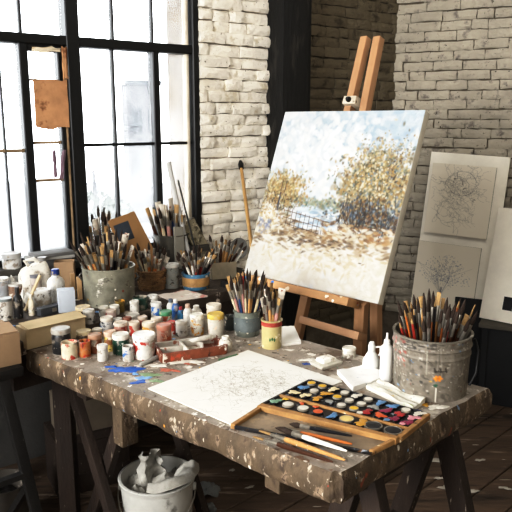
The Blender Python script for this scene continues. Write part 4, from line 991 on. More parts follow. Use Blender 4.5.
# small white paint block lying across the tray
o = at(203, 341, T + .034); t = thing('paint_tube', 'pale crumpled paint tube lying across the back of the paint tray', 'paint tube', (o.x, o.y, T + .0415), R(33))
def tube_obj(t, L, r, col, cap, label=None):
    vs = []; mb = MB(); n = 16
    prof = [(-.5, .0012, 1.25), (-.35, .45, 1.12), (-.1, .85, 1.02), (.3, 1, 1), (.36, .8, .8), (.38, .45, .45), (.42, .42, .42)]
    for x, a, b in prof: vs += [(x * L, b * r * math.cos(2 * PI * i / n), max(.0006, a) * r * .8 * math.sin(2 * PI * i / n)) for i in range(n)]
    fs = [(k * n + i, k * n + (i + 1) % n, (k + 1) * n + (i + 1) % n, (k + 1) * n + i) for k in range(len(prof) - 1) for i in range(n)] + [tuple(range(n - 1, -1, -1)), tuple(range((len(prof) - 1) * n, len(prof) * n))]
    mb.add(vs, fs); mb.build('tube_body', JM['white'], t).color = rgb(col)
    MB().lathe([(r * .5, 0), (r * .48, L * .09), (r * .3, L * .1)], 12, Matrix.Translation((L * .41, 0, 0)) @ Matrix.Rotation(R(90), 4, 'Y')).build('tube_cap', m_lid, t).color = rgb(cap)
tube_obj(t, .09, .012, 'cfcabf', 'b8b2a6')
# palette knife/marker and thin pencil lying on the table
def lying(kind, col, a, b, z, label, group=None, thick=1.0):
    A_, B_ = at(*a, z), at(*b, z); d = B_ - A_
    o = brush(kind, col, A_, d, d.length, .4, 'x', None, thick); o['label'] = label
    if group: o['group'] = group
    else: del o['group']
    return o
mk = at(140, 365, T + .007); mk2 = at(160, 356, T + .007)
t = thing('marker_pen', 'fat pale grey marker pen lying left of the paint tray', 'marker', tuple(mk), math.atan2((mk2 - mk).y, (mk2 - mk).x)); L_ = (mk2 - mk).length
RY = Matrix.Rotation(R(90), 4, 'Y')
MB().lathe([(.0035, 0), (.0065, .006), (.0068, L_ * .7)], 12, RY).build('barrel', m_lid, t).color = rgb('a7a59f')
MB().lathe([(.0075, L_ * .68), (.0072, L_ * .98), (.005, L_)], 12, RY).build('pen_cap', m_lid, t).color = rgb('8d8b87')
lying('pencil', 'green', (219, 360), (240, 354), T + .0038, 'thin green pencil lying behind the drawing sheet')

# ------------------------------------------------------------------ drawing sheet, papers, dish, bottles
def sheet_drawing():
    P = Paint(300, 300, 'dfdcd4', 51); r = P.r
    for _ in range(400): P.dab(r.random(), r.random(), 14, 14, 0, r.choice(['e2dfd8', 'dbd7ce', 'dfdcd4']), .3)
    for _ in range(150): P.scrib(r.gauss(.52, .2), r.gauss(.5, .16), .12, .09, 12, .5, r.choice(['5d574e', '75695a', '665f54']), .5, .9)
    for _ in range(45): P.scrib(r.gauss(.47, .16), r.gauss(.45, .13), .08, .06, 10, .7, r.choice(['3d3833', '574c3e', '65543e']), .6)
    for k in range(26): u = r.uniform(.2, .8); v = r.uniform(.3, .62); P.line([(u, v), (u + r.uniform(-.12, .12), v - r.uniform(0, .1)), (u + r.uniform(-.2, .2), v - r.uniform(-.05, .16))], .5, '6b655c', .5)
    for _ in range(160): P.dab(r.gauss(.48, .16), r.gauss(.46, .1), r.uniform(.8, 2.5), .8, r.uniform(0, 3), r.choice(['8d8170', '6a6258', 'a3957c']), .5)
    return P.a
m_paper = M('drawing_paper', attr='paint', rough=.9, spec=.1, rnd_off=False); m_white = M('white_paper', 'e6e3dc', rough=.9, var=.08, vscale=5, spec=.1); m_pedge = M('paper_edge', 'd8d4ca', rough=.9)
q = [at(*c, T + .004) for c in ((248, 350), (342, 381), (240, 428), (148, 388))]
o0 = q[3].copy(); sh = thing('drawing_sheet', 'large white drawing sheet with a loose scribbled pencil sketch, flat on the table', 'drawing', tuple(o0))
ql = [p - o0 for p in q]
grid('sheet_face', ql, sheet_drawing(), m_paper, sh)
mb = MB(); mb.prism([tuple(p[:2]) for p in reversed(ql)], -.003, -.0006); mb.build('sheet_backing', m_pedge, sh)
# stack of loose paper, smeared paper, dish
def paper(name, pts, z, label, mat, thick=.004, curl=.006, cat='paper', parts=None):
    q = [at(*c, z) for c in pts]; o0 = q[0].copy(); t = thing(name, label, cat, tuple(o0)); n = 10; mb = MB(); top = []
    seed = rnd.uniform(0, 50)
    for j in range(n + 1):
        for i in range(n + 1):
            p = bil(q, i / n, j / n) - o0; e = curl * (noise.noise(Vector((i * .35 + seed, j * .35, 1))) * .7 + .5) + curl * (abs(i / n - .5) ** 3 * 2)
            top.append((p.x, p.y, thick + e))
    N_ = n + 1
    fs = [(j * N_ + i, j * N_ + i + 1, (j + 1) * N_ + i + 1, (j + 1) * N_ + i) for j in range(n) for i in range(n)]
    rim = [i for i in range(N_)] + [j * N_ + n for j in range(1, N_)] + [n * N_ + i for i in range(n - 1, -1, -1)] + [j * N_ for j in range(n - 1, 0, -1)]
    vs = list(top); b0 = len(vs)
    for k in rim: vs.append((top[k][0], top[k][1], 0))
    fs += [(rim[k], b0 + k, b0 + (k + 1) % len(rim), rim[(k + 1) % len(rim)]) for k in range(len(rim))]
    mb.add(vs, fs); mb.build('paper_sheet', mat, t, smooth=30); return t, q, o0
m_lined = M('written_paper', 'e3e1dc', rough=.9, spec=.1, spots=[('a5abb8', 60, .62, .05)], stretch=(1, 3, 1))
paper('paper_pad', ((337, 374), (366, 368), (387, 379), (353, 392)), T + .0005, 'small stack of white papers with faint writing behind the palette', m_lined, .008, .007, 'paper')
m_smear = M('paint_wiped_paper', 'ddd9cc', rough=.85, var=.2, vscale=20, spots=[('b9c39a', 22, .6, .06), ('8fa9b5', 26, .64, .06), ('7d7468', 40, .66, .04), ('d3b25e', 18, .67, .05)])
paper('wiping_paper', ((366, 389), (380, 384), (425, 403), (413, 412)), T + .0005, 'crumpled paint-wiped white paper between palette and big bucket', m_smear, .004, .012, 'paper')
paper('note_card', ((279, 329), (294, 328), (301, 344), (279, 347)), T + .0005, 'small white pad lying behind the yellow brush jar', m_white, .007, .003, 'pad')
ds = at(326, 365, T); t = thing('soap_dish', 'small shallow white dish with a white cake, beyond the drawing sheet', 'dish', tuple(ds), R(35))
mb = MB(); 
for (w_, z_) in (): pass
MB().box((0, 0, .006), (.075, .055, .012), taper=1.12).build('dish_base', m_lid, t, bevel=.003).color = rgb('cfcabd')
MB().box((0, 0, .0), (.054, .04, .012), taper=.9).build('soap_cake', m_lid, t, (0, 0, .019), bevel=.004).color = rgb('f0ece2')
m_plast = M('white_plastic', 'd9d7d2', rough=.35, var=.06)
c, r, h = stand(385.5, 383, 12.5, 51, T); t = thing('squeeze_bottle', 'tall slim white bottle with nozzle touching the big paint bucket', 'bottle', tuple(c))
MB().lathe([(r * .95, 0), (r, .004), (r, h * .66), (r * .9, h * .72), (r * .5, h * .77), (r * .45, h * .79)], 24).build('bottle_body', m_plast, t)
MB().lathe([(r * .55, h * .785), (r * .5, h * .85), (r * .22, h * .88), (r * .16, h)], 16).build('nozzle', m_plast, t)
c, r, h = stand(371, 373, 18, 34, T); t = thing('spray_bottle', 'short white trigger bottle left of the tall slim bottle', 'bottle', tuple(c))
MB().lathe([(r * .9, 0), (r, .005), (r * .95, h * .35), (r * .55, h * .58), (r * .34, h * .68)], 24).build('bottle_body', m_plast, t)
MB().lathe([(r * .4, h * .67), (r * .4, h * .85), (r * .25, h)], 16).build('bottle_cap', m_plast, t)
MB().tube([(r * .3, 0, h * .8), (r * .9, -.002, h * .83), (r * 1.0, -.002, h * .62), (r * .8, 0, h * .5)], .0035, 8).build('handle', m_plast, t)

# ------------------------------------------------------------------ watercolour box
PZ = T + .001
QB = [at(*c, PZ) for c in ((262, 409), (310, 384), (429, 419), (399, 443))]   # pan section: left, back, right, front
QT = [at(*c, PZ) for c in ((231, 429), (262, 409), (399, 443), (373, 456))]   # tray section: left, back-left, right, front
o0 = (QB[0] + QB[2]) / 2; o0.z = PZ
pal = thing('watercolour_box', 'open wooden watercolour box with rows of coloured pans at the table corner', 'paint box', tuple(o0))
L3 = lambda p, z=0: Vector((p.x - o0.x, p.y - o0.y, z))
m_boxwood = M('honey_box_wood', 'a07a4c', rough=.5, var=.4, vscale=20, spots=[('4a3524', 24, .6, .06), ('d8c8a8', 40, .66, .04)])
m_boxdark = M('black_pan_enamel', '1d1c1e', rough=.4, var=.3, vscale=30, spots=[('8b8f95', 50, .62, .04), ('6b4a2a', 26, .62, .05), ('7d2f3a', 22, .66, .04), ('4a6f8a', 24, .67, .04)])
m_traygrey = M('stained_tray_bottom', '8a7a66', rough=.6, var=.4, vscale=12, spots=[('3d3833', 14, .58, .08), ('9c8a70', 18, .6, .07), ('8fa0aa', 22, .64, .06)])
def strip(name, q, u0, v0, u1, v1, z0, z1, mat, parent=pal, bev=.0015):
    pts = [L3(bil(q, *c)) for c in ((u0, v0), (u1, v0), (u1, v1), (u0, v1))]
    return MB().prism([(p.x, p.y) for p in pts], z0, z1).build(name, mat, parent, bevel=bev, segs=1)
strip('pan_bed', QB, 0, 0, 1, 1, 0, .010, m_boxdark)
strip('tray_bed', QT, 0, 0, 1, 1, 0, .004, m_traygrey)
# here u runs left>back, v runs towards the camera-right
for nm, q, a, z_, mt in (('box_rim', QB, (.985, 0, 1.02, 1), .014, m_boxdark), ('box_rim', QB, (0, .975, 1, 1.01), .015, m_boxwood), ('box_rim', QB, (0, -.015, 1, .01), .014, m_boxdark), ('box_divider', QB, (.325, 0, .37, 1), .016, m_boxwood),
                 ('box_divider', QB, (-.10, 0, .0, 1), .017, m_boxwood), ('tray_rim', QT, (0, 0, .045, 1), .010, m_boxdark), ('tray_rim', QT, (0, -.005, 1, .03), .014, m_boxwood), ('tray_rim', QT, (0, .97, 1, 1.0), .014, m_boxwood)):
    strip(nm, q, *a, 0, z_, mt)
YEL, OCH, WHT, ORG, RED, MAG, BLU, GRN, GRY, BLK, PNK, CRM = 'd8ab30', 'b98a35', 'cfc9bc', 'c65a2c', '9f2f2f', '8b2f4d', '5f87ad', '7d9a84', '8f8f8a', '1c1c20', 'c98a92', 'd8c9a4'
m_cake = M('watercolour_cake', obj=True, rough=.35, var=.25, vscale=60, spots=[('e4dfd4', 50, .68, .05)])
def pan(u, v, col, big=1.0, rnd_pan=True, q=QB, z=.0102):
    p = bil(q, u, v); l = L3(p, z); w_ = .0124 * big
    if rnd_pan:
        o = MB().lathe([(w_ * .9, 0), (w_, .001), (w_, .006), (w_ * .88, .006), (w_ * .84, .0035), (.0005, .0035)], 20, cap=False).build('paint_pan', m_ferrule if big > 1.4 else (m_lid if col in (WHT, YEL) else m_boxdark), pal, tuple(l)); o.color = rgb('8d877b')
        MB().lathe([(.0003, .0064), (w_ * .5, .0063), (w_ * .87, .0058), (w_ * .87, .002)], 18, cap=False).build('paint_cake', m_cake, o).color = rgb(col)
    else:
        o = MB().box((0, 0, .0025), (.026 * big, .021 * big, .005), rot=Matrix.Rotation(R(43), 3, 'Z')).build('paint_pan', m_boxdark, pal, tuple(l), bevel=.001, segs=1)
        mb = MB(); blob(mb, (0, 0, .0048), .0122 * big, .0018, int(u * 100 + v * 1000), 1.2, R(43)); mb.build('paint_cake', m_cake, o).color = rgb(col)
rows = {  # v positions from left to right, three back rows (u near 1 = back)
 .90: [(YEL, 1), (YEL, 1), (CRM, 0), (WHT, 1), (WHT, 0), (WHT, 1), (BLU, 0), (BLU, 0), (WHT, 1), (WHT, 0)],
 .71: [(BLU, 0), (WHT, 1), (OCH, 0), (YEL, 1), (WHT, 1), (WHT, 1), (GRY, 0), (MAG, 0), (RED, 0), (PNK, 0)],
 .51: [(CRM, 0), (CRM, 0), (OCH, 0), (GRY, 1), (WHT, 1), (YEL, 1), (RED, 0), (ORG, 0), (MAG, 0), (MAG, 0)],
}
for u, lst in rows.items():
    for k, (col, rd) in enumerate(lst): pan(u, .055 + k * .099, col, .98, bool(rd))
for v, col in ((.62, WHT), (.93, PNK), (.82, BLU)): pan(.42, v, col, .7, True)
for v, col, bg, rd in ((.05, GRN, .95, 0), (.15, WHT, 1.25, 1), (.27, WHT, 1.2, 1), (.385, ORG, 1.15, 1), (.50, BLU, .95, 0), (.60, 'd9bd7a', 1.5, 1), (.71, OCH, 1.25, 0), (.79, BLK, 1.75, 1), (.925, BLK, 1.7, 1)): pan(.15, v, col, bg, bool(rd))
for v, col in ((.22, ORG), (.33, ORG), (.08, YEL)): pan(.265, v, col, .5, False)
# brushes lying in the tray
lying('round', 'black', (352, 436), (290, 424), T + .018, 'black brush lying highest in the watercolour box tray', 'brushes in the box tray', 1.1)
lying('round', 'white', (347, 451), (282, 430), T + .016, 'white-handled brush lying in the watercolour box tray', 'brushes in the box tray', 1.3)
lying('flat', 'natural wood', (345, 460), (258, 430), T + .014, 'long plain wooden brush lying along the tray\'s outer edge', 'brushes in the box tray', 1.2)
lying('round', 'orange', (352, 444), (276, 428), T + .014, 'orange-handled brush between the black and white ones in the tray', 'brushes in the box tray', 1.1)
lying('flat', 'dark brown', (333, 462), (252, 436), T + .010, 'dark brown brush lying next to the table\'s front edge', 'brushes in the box tray', 1.1)

# ------------------------------------------------------------------ clutter on the bench
def crumple(w_, d_, hh, seed, n=26, drape=None):
    vs = []
    for j in range(n):
        for i in range(n):
            u, v = i / (n - 1) * 2 - 1, j / (n - 1) * 2 - 1
            k = noise.noise(Vector((u * 1.7 + seed, v * 1.7, seed))) + .6 * abs(noise.noise(Vector((u * 3.5, v * 3.5 + seed, 2)))) + .3 * noise.noise(Vector((u * 8, v * 8, seed)))
            rr_ = math.hypot(u, v); x, y = u * w_, v * d_
            if rr_ > 1: x /= rr_; y /= rr_
            vs.append((x * (1 + .12 * noise.noise(Vector((u * 2, v * 2, seed + 9)))), y * (1 + .12 * noise.noise(Vector((u * 2, v * 2, seed + 19)))), hh * (k * .9 + .9 * (1 - min(1, rr_) ** 2))))
    return vs, [(j * n + i, j * n + i + 1, (j + 1) * n + i + 1, (j + 1) * n + i) for j in range(n - 1) for i in range(n - 1)]
def pot2(name, label, cat, px, low, wd, ht, col, lidcol=None, z=Z2, sm='dark', style='can', loc=None, parts=('can_body', 'lid')):
    c, r, h = stand(px, low, wd, ht, z); t = thing(name, label, cat, tuple(c), rnd.uniform(0, 6))
    if style == 'can':
        MB().lathe([(r * .97, 0), (r, .004), (r, h * .88)], 24).build(parts[0], JM[sm], t).color = rgb(col)
        MB().lathe([(r * 1.0, h * .87), (r * 1.03, h * .89), (r * 1.03, h * .985), (r * .95, h), (r * .85, h * .985)], 24).build(parts[1], m_lid, t).color = rgb(lidcol or col)
    elif style == 'bottle':
        MB().lathe([(r * .95, 0), (r, .005), (r, h * .6), (r * .8, h * .7), (r * .42, h * .77), (r * .4, h * .84)], 24).build(parts[0], JM[sm], t).color = rgb(col)
        MB().lathe([(r * .48, h * .82), (r * .48, h * .98), (r * .4, h)], 16).build(parts[1], m_lid, t).color = rgb(lidcol or col)
    return t
pot2('paint_can', 'white spattered paint can with grey lid at the bench\'s left end', 'can', 6, 321, 14, 25, 'cfcbc3', '8d918f')
pot2('dark_bottle', 'tall black glass bottle beside the white spattered can', 'bottle', 19, 319, 9, 33, '1b1a1b', '252322', style='bottle', parts=('bottle_body', 'bottle_cap'))
t = pot2('paper_tube_roll', 'pale grey cardboard cone spool standing before the window at the far left', 'spool', 14, 293, 18, 42, 'c9c8c6', 'b0afad', parts=('spool_body', 'spool_top'))
for ch in list(t.children):
    pass
pot2('paint_can', 'white can with black spatters and no label behind the dark grey clamp box', 'can', 43, 311, 18, 24, 'd3d1cc', 'd9d7d2')
pot2('slim_tube', 'slim cream tube standing just left of the black-spattered can', 'tube', 32, 316, 6, 22, 'ddd3bd', 'e6dfcf', style='bottle', sm='white', parts=('tube_body', 'tube_cap'))
pot2('capped_bottle', 'short bottle with wide grey cap in front of the white jug', 'bottle', 37, 299, 11, 26, 'bdb3ab', '77767c', parts=('bottle_body', 'bottle_cap'))
t = pot2('blue_capped_bottle', 'white bottle with blue cap among the left bench clutter', 'bottle', 57, 303, 17, 36, 'e0dfdc', '24397a', style='bottle', sm='white', parts=('bottle_body', 'bottle_cap'))
pot2('glass_jar', 'clear-grey jar with white lid at the extreme left of the bench', 'jar', 3, 300, 14, 24, 'a9abae', 'dcdad6')
pot2('glass_jar', 'brownish jar with pale lid just behind the black bottle', 'jar', 16, 300, 13, 18, '8d7462', 'd7d4ce', sm='brown')
pot2('lidded_jar', 'pale glass jar with white paper lid right of the wicker pot', 'jar', 172, 289, 15, 27, '8f918b', 'd9d6cf')
# white jug
c, r, h = stand(36, 298, 31, 42, Z2); t = thing('plastic_jug', 'big white plastic jug with sloping shoulder and handle left on the bench', 'jug', tuple(c), R(25))
mb = MB(); vs = []; n = 20
for z, wx, wy, ox in ((0, .9, .8, 0), (.01, 1, .9, 0), (h * .55, 1, .9, 0), (h * .72, .86, .8, .06), (h * .86, .5, .5, .32), (h * .92, .24, .24, .5), (h * .97, .22, .22, .52)):
    for i in range(n):
        a = 2 * PI * i / n; ca, sa = math.cos(a), math.sin(a); e = .55
        vs.append((r * (wx * math.copysign(abs(ca) ** e, ca) + ox), r * wy * math.copysign(abs(sa) ** e, sa), z))
m_ = 7; fs = [(k * n + i, k * n + (i + 1) % n, (k + 1) * n + (i + 1) % n, (k + 1) * n + i) for k in range(m_ - 1) for i in range(n)] + [tuple(range(n - 1, -1, -1)), tuple(range((m_ - 1) * n, m_ * n))]
mb.add(vs, fs).build('jug_body', JM['white'], t, smooth=60).color = rgb('e0dbd0')
MB().lathe([(r * .28, h * .95), (r * .28, h * 1.05)], 14, Matrix.Translation((r * .52, 0, 0))).build('jug_cap', m_lid, t).color = rgb('8d8b88')
MB().tube([(-r * .2, 0, h * .74), (-r * .55, 0, h * .98), (0, 0, h * 1.02), (r * .3, 0, h * .9)], .008, 8).build('jug_handle', JM['white'], t).color = rgb('e0dbd0')
# boxes and boards
def carton(name, label, cat, p, rz, dims, mat, open_=False, z=None, flap=None):
    t = thing(name, label, cat, tuple(p), rz); w_, d_, h_ = dims
    if open_:
        for nm, c_, s_ in (('side', (0, -d_ / 2, h_ / 2), (w_, .004, h_)), ('side', (0, d_ / 2, h_ / 2), (w_, .004, h_)), ('end', (-w_ / 2, 0, h_ / 2), (.004, d_, h_)), ('end', (w_ / 2, 0, h_ / 2), (.004, d_, h_)), ('bottom', (0, 0, .003), (w_, d_, .004))):
            MB().box((0, 0, 0), s_).build(nm, mat, t, c_)
    else:
        MB().box((0, 0, h_ / 2), (w_, d_, h_)).build('carton_body', mat, t, bevel=.003)
    if flap:
        MB().box((0, 0, 0), (w_ * .98, d_ * flap, .003), rot=Matrix.Rotation(R(6), 3, 'X')).build('flap', mat, t, (0, -d_ * .22, h_ + .007))
    return t
m_ccard = M('brown_cardboard', '9d8468', rough=.9, var=.18, vscale=7, spots=[('6f5a44', 9, .66, .08)]); m_ccard2 = M('pale_cardboard', 'b9a685', rough=.9, var=.18, vscale=8, spots=[('7d6a50', 12, .65, .06)])
p = at(2, 350, .75); carton('cardboard_carton', 'brown cardboard carton at the left edge, on the black stand', 'box', (sc.x - .0, sc.y + .03, .7505), R(38), (.25, .17, .10), m_ccard, flap=.5)
p = at(50, 340, T) - AD * .014; p.z = T + .003
carton('cardboard_carton', 'long pale cardboard box on the table\'s left corner beside the black jar', 'box', p, R(43.8), (.21, .075, .066), m_ccard2, flap=.9)
m_blueg = M('pale_blue_card', 'b4bac2', rough=.85, var=.15, spots=[('5f5a58', 30, .68, .04)])
carton('card_box', 'pale blue-grey upright card box left of the grey brush bucket', 'box', at(67, 311, Z2), R(20), (.062, .045, .085), m_blueg)
carton('card_box', 'pale blue-grey flat box behind the white jug by the window', 'box', at(52, 283, Z2), R(30), (.07, .06, .10), m_blueg)
carton('brown_box', 'open brown box behind the blue-capped bottle', 'box', at(66, 290, Z2), R(10), (.075, .06, .125), m_ccard, True)
m_block = M('raw_wood_block', 'b0916a', rough=.8, var=.35, stretch=(3, 3, .6), vscale=14)
for (px, py, hh, lab) in ((73.5, 303, .10, 'upright raw wooden block against the grey bucket, left of two'), (80, 305, .09, 'upright raw wooden block against the grey bucket, right of two')):
    q_ = at(px, py - 6, Z2); t = thing('wooden_block', lab, 'block', tuple(q_), R(25), None)
    MB().box((0, 0, hh / 2), (.017, .024, hh)).build('block', m_block, t, bevel=.002)
m_slate = M('slate_metal', '55575b', rough=.5, metal=.4, var=.3)
a_ = at(52, 313, Z2); t = thing('clamp_box', 'long dark slate-grey metal case lying at the bench front', 'case', tuple(a_), R(50))
MB().box((0, 0, .012), (.11, .03, .024)).build('case_body', m_slate, t, bevel=.004); MB().box((0, 0, .027), (.112, .032, .006)).build('case_lid', m_slate, t, bevel=.002); MB().box((.0, -.018, .016), (.016, .006, .012)).build('latch', m_ferrule, t)
m_tissue = M('white_tissue', 'd9d7d2', rough=.9, var=.12)
for (px, py, w_, sd, lab) in ((13, 296, .028, 2.2, 'crumpled white tissue by the glass jars at the far left of the bench'), (26, 308, .022, 5.1, 'small crumpled white tissue beside the slim cream tube')):
    q_ = at(px, py, Z2); t = thing('crumpled_tissue', lab, 'tissue', (q_.x, q_.y, Z2 + .012)); mb = MB(); mb.add(*crumple(w_, w_, .045, sd, 16)); mb.build('tissue_wad', m_tissue, t, smooth=30)
q_ = at(25, 312, Z2); t = thing('wooden_strip', 'slanting cream wooden strip propped among the bottles at the left', 'strip', (q_.x, q_.y, Z2)); MB().beam((0, 0, .004), (.05, .045, .13), .016, .006).build('strip', m_ccard2, t)
# canvases stacked flat on the sill end
for k, (lab, col) in enumerate((('grey board lying at the bottom of the pile on the bench by the glass', 'a9a8a4'), ('dark-edged grey board lying on top of the pile by the glass', '6d6c6a'))):
    q_ = at(52, 272, Z2 + .07); q_ += nw * .02
    if k == 0: bq = q_.copy(); carton('storage_box', 'low grey box against the window wall carrying two flat boards', 'box', (bq.x, bq.y, Z2), WA, (.17, .07, .125), M('grey_storage_card', '8f9093', rough=.85, var=.2))
    t = thing('flat_board', lab, 'board', (bq.x + .01 * k, bq.y, Z2 + .1265 + .0145 * k), WA + R(-4 + 6 * k))
    MB().box((0, 0, .007), (.19 - .02 * k, .09, .013)).build('board', M('flat_board_' + 'ab'[k], col, rough=.8, var=.2), t, bevel=.002)
def wall_panel(name, label, cat, quad_px, off, thick, mat, inner=None, imat=None, lift=0):
    """flat board leaning on the window side: corners by sight line on an upright plane parallel to the wall"""
    q = [onwall(*c, off) for c in quad_px]; q2 = [onwall(*c, off) for c in inner] if inner else []
    dz = Z2 + .002 - min(z for s, z in q); sc_ = sum(s for s, z in q) / 4
    t = thing(name, label, cat, tuple(W0 + dw * sc_ + nw * off + Vector((0, 0, Z2)))); t.rotation_euler = (R(-5), 0, WA)
    f = lambda s, z, y: (s - sc_, y, z + dz - Z2)
    MB().add([f(*a, 0) for a in q] + [f(*a, thick) for a in q], [(3, 2, 1, 0), (4, 5, 6, 7), (0, 1, 5, 4), (1, 2, 6, 5), (2, 3, 7, 6), (3, 0, 4, 7)]).build('board_face', mat, t, bevel=.0015, segs=1)
    if q2: MB().add([f(*a, -.0012) for a in q2], [(3, 2, 1, 0)]).build('picture', imat, t)
    return t
m_pat = M('patterned_relief', '8f8670', rough=.8, var=.3, vscale=18, spots=[('4d4636', 26, .54, .05, 1.5), ('bdb297', 34, .6, .05, 1.2)], bump=.6)
m_ink = M('dark_print', '3d434c', rough=.8, var=.5, vscale=14); m_bb = M('black_board', '26231f', rough=.8, var=.5, vscale=15)
wall_panel('black_board', 'small black board leaning at the window behind the grey bucket\'s brushes', 'board', ((96, 216), (115, 213), (119, 264), (99, 268)), -.20, .008, m_bb)
wall_panel('cardboard_mount', 'tilted brown card mount with a dark picture leaning behind the brushes', 'picture', ((110, 219), (137, 209), (163, 264), (134, 276)), -.13, .006, M('tan_mount_board', '9c7850', rough=.9, var=.15), ((115, 224), (130, 218.5), (136, 236), (121, 241)), m_ink)
wall_panel('relief_panel', 'tilted patterned grey panel leaning on the wall under the window\'s right end', 'panel', ((184, 221), (196, 213), (215, 252), (203, 260)), -.06, .022, m_pat)
wall_panel('grey_slab', 'grey flat slab leaning behind the tall dark can', 'board', ((176, 222), (185, 222), (186, 264), (176, 264)), -.10, .012, M('slab_grey', '8b877c', rough=.85, var=.3))
def leaner(name, label, cat, top_px, off_top, base_px, rad, mat, part):
    s, z = onwall(*top_px, off_top); tp_ = W0 + dw * s + nw * off_top + Vector((0, 0, z)); b = at(*base_px, Z2); b.z = Z2 + rad * .4
    t = thing(name, label, cat, tuple(b)); d = tp_ - b; MB().tube([(0, 0, 0), tuple(d * .5), tuple(d)], rad, 14).build(part, mat, t); return t, d
t, d = leaner('paper_roll', 'long white paper roll leaning on the window\'s right pane', 'roll', (168, 162), -.012, (191, 268), .0125, M('white_roll_paper', 'bfbebb', rough=.8, var=.08), 'rolled_paper')
MB().tube([tuple(d * .996), tuple(d * 1.003)], .009, 12).build('roll_core', m_bb, t)
leaner('dark_rod', 'thin dark rod leaning right beside the white paper roll', 'rod', (178, 180), -.012, (201, 272), .004, m_blackwood, 'rod')
# long dark tray at the bench's right end, plate, painted scrap paper
p = at(250, 283, Z2); t = thing('metal_tray', 'long shallow black metal tray on the bench before the pier', 'tray', tuple(p), BQ)
MB().box((0, 0, .004), (.26, .09, .008)).build('tray_floor', m_blackwood, t)
for y in (-.045, .045): MB().box((0, y, .013), (.26, .006, .026)).build('tray_wall', m_blackwood, t)
for x in (-.13, .13): MB().box((x, 0, .013), (.006, .09, .026)).build('tray_wall', m_blackwood, t)
s_, z_ = onwall(238, 258, -.03); t = thing('round_plate', 'grey round plate leaning on the brick behind the card box', 'plate', tuple(W0 + dw * s_ - nw * .045 + Vector((0, 0, Z2)))); t.rotation_euler = (R(78), 0, WA)
MB().lathe([(.001, 0), (.035, 0), (.052, .008), (.053, .010), (.035, .004), (.001, .003)], 32, Matrix.Translation((0, .054, 0)), cap=False).build('plate_disc', M('grey_glaze', '7d7c78', rough=.4, var=.3), t)
m_scrap = M('painted_scrap', 'd9cfc4', rough=.9, var=.2, spots=[('c48a80', 12, .56, .08), ('8d8478', 18, .6, .06), ('e8e3d9', 15, .6, .06)])
paper('scrap_paper', ((158, 296), (186, 291), (208, 297), (172, 302)), Z2 + .0005, 'pinkish paint-stained scrap paper at the bench front by the blue tin', m_scrap, .003, .004, 'paper')

# ------------------------------------------------------------------ under and beside the table
m_bucket = M('white_bucket_paint', 'b9b8b2', rough=.5, var=.2, vscale=10, spots=[('4b4945', 22, .63, .03), ('77756f', 10, .62, .08)])
c = at(157, 474, .30); r = 37.5 / (F / depth(c)); h = .30
t = thing('waste_bucket', 'dirty white plastic bucket with a rag under the table', 'bucket', (c.x, c.y, 0))
MB().lathe([(r * .82, 0), (r * .84, .006), (r * .97, h - .02), (r, h - .018), (r + .004, h - .003), (r, h), (r - .006, h), (r - .01, h - .02), (r * .8, .01), (.001, .009)], 40, cap=False).build('bucket_body', m_bucket, t)
for s in (-1, 1): MB().lathe([(.014, 0), (.014, .008)], 12, Matrix.Translation((s * (r - .004), 0, h - .045)) @ Matrix.Rotation(R(90 * s), 4, 'Y')).build('bail_lug', m_bucket, t)
MB().tube([((r + .004) * math.cos(a), -(r * 1.02) * math.sin(a) - .004, h - .045 - .1 * math.sin(a)) for a in np.linspace(0, PI, 16)], .0025, 6).build('bail_handle', m_ferrule, t)
m_rag = M('stiff_grey_rag', 'aaa79f', rough=.9, var=.35, vscale=9, spots=[('6b6963', 8, .58, .08)], bump=.4)
rg = thing('paint_rag', 'stiff crumpled grey rag stuffed into the white bucket', 'rag', (c.x, c.y, h - .06))
mb = MB(); mb.add(*crumple(r * .86, r * .86, .055, 3.3)); mb.build('rag_body', m_rag, rg, smooth=60)
# flap that pokes over the rim
mb = MB(); n = 14; vs = []
for j in range(n):
    for i in range(n):
        u, v = i / (n - 1), j / (n - 1)
        a = R(-95) + R(110) * u; q_ = r * (.45 + .68 * v); z = .035 + .055 * math.sin(v * 2.3) + .02 * noise.noise(Vector((u * 4, v * 3, 7))) - .01 * v
        vs.append((q_ * math.cos(a), q_ * math.sin(a), z + .012))
mb.add(vs, [(j * n + i, j * n + i + 1, (j + 1) * n + i + 1, (j + 1) * n + i) for j in range(n - 1) for i in range(n - 1)])
mb.build('rag_fold', m_rag, rg, smooth=60)
mb = MB(); vs = []
for j in range(n):
    for i in range(n):
        u, v = i / (n - 1) - .5, j / (n - 1)
        vs.append((-.02 + u * .12 * (1 - .5 * v) + .02 * noise.noise(Vector((u * 5, v * 4, 1))), .0 + .03 * math.sin(u * 7) + .015 * noise.noise(Vector((u * 6, v * 5, 3))), .03 + v * .11))
mb.add(vs, [(j * n + i, j * n + i + 1, (j + 1) * n + i + 1, (j + 1) * n + i) for j in range(n - 1) for i in range(n - 1)])
mb.build('rag_peak', m_rag, rg, smooth=60)
c = at(207, 494, 0); cp = thing('crumpled_paper', 'crumpled grey paper on the floorboards right of the white bucket', 'paper', (c.x, c.y, .012))
mb = MB(); mb.add(*crumple(.055, .04, .03, 8.1, 16)); mb.build('paper_wad', M('grey_newsprint', '6f716f', rough=.9, var=.4, vscale=14), cp, smooth=20)
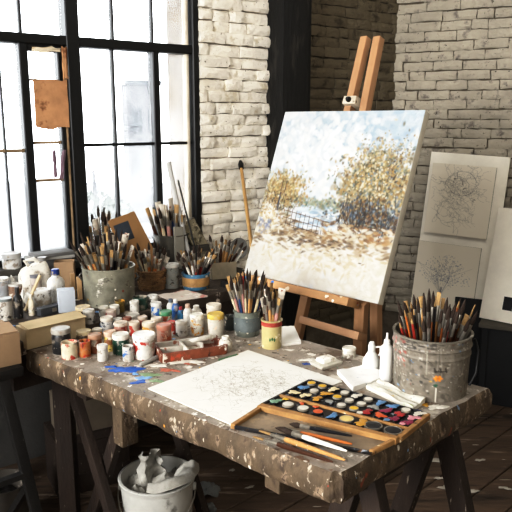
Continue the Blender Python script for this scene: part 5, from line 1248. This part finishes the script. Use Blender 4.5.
c = at(209, 503, 0); cp = thing('crumpled_paper', 'smaller crumpled grey scrap nearer the camera beside the bucket', 'paper', (c.x - .0, c.y - .07, .01))
mb = MB(); mb.add(*crumple(.035, .03, .022, 4.7, 14)); mb.build('paper_wad', bpy.data.materials['grey_newsprint'], cp, smooth=20)
# bin at the left bottom corner
c = at(3, 481, .22); t = thing('waste_bin', 'grey-brown round bin cut off by the lower left corner', 'bin', (c.x, c.y, 0)); r = .088
MB().lathe([(r * .84, 0), (r * .86, .005), (r * .98, .2), (r, .205), (r, .22), (r - .005, .22), (r * .8, .01), (.001, .009)], 36, cap=False).build('bin_wall', M('grey_bin', '57514a', rough=.7, var=.4, spots=[('8d867b', 14, .62, .05)]), t)
mb = MB(); mb.add(*crumple(r * .82, r * .82, .02, 6.2, 16), Matrix.Translation((0, 0, .15))); mb.build('bin_contents', m_blackwood, t, smooth=30)
# crate with a carton, under the table's far end
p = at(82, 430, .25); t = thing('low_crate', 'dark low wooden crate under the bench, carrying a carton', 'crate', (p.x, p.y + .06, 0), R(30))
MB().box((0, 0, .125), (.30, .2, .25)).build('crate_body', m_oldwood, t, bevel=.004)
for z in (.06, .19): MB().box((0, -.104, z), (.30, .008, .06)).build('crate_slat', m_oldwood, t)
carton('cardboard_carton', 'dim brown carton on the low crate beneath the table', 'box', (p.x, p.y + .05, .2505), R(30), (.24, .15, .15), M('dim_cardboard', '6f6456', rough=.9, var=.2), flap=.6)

# old paint splashes on the floorboards
m_splash = M('dried_white_splash', 'b5afa4', rough=.7, var=.3, vscale=20)
fl_o = bpy.data.objects['floor']
for k, (px, py, wd, el, rz) in enumerate(((446, 462, 20, 2.2, -25), (452, 489, 16, 2.6, -15), (474, 491, 9, 1.8, -10), (480, 460, 8, 2, 20), (505, 488, 9, 2.2, -10), (440, 478, 8, 2.5, 10), (462, 455, 7, 2.5, 50), (250, 487, 7, 2, 20), (232, 470, 6, 2, 40))):
    c = at(px, py, .0035); mb = MB(); blob(mb, tuple(c), wd * .6 / 2 / (F / depth(c)), .002, 60 + k, el, R(rz)); mb.build('paint_splash', m_splash, fl_o)
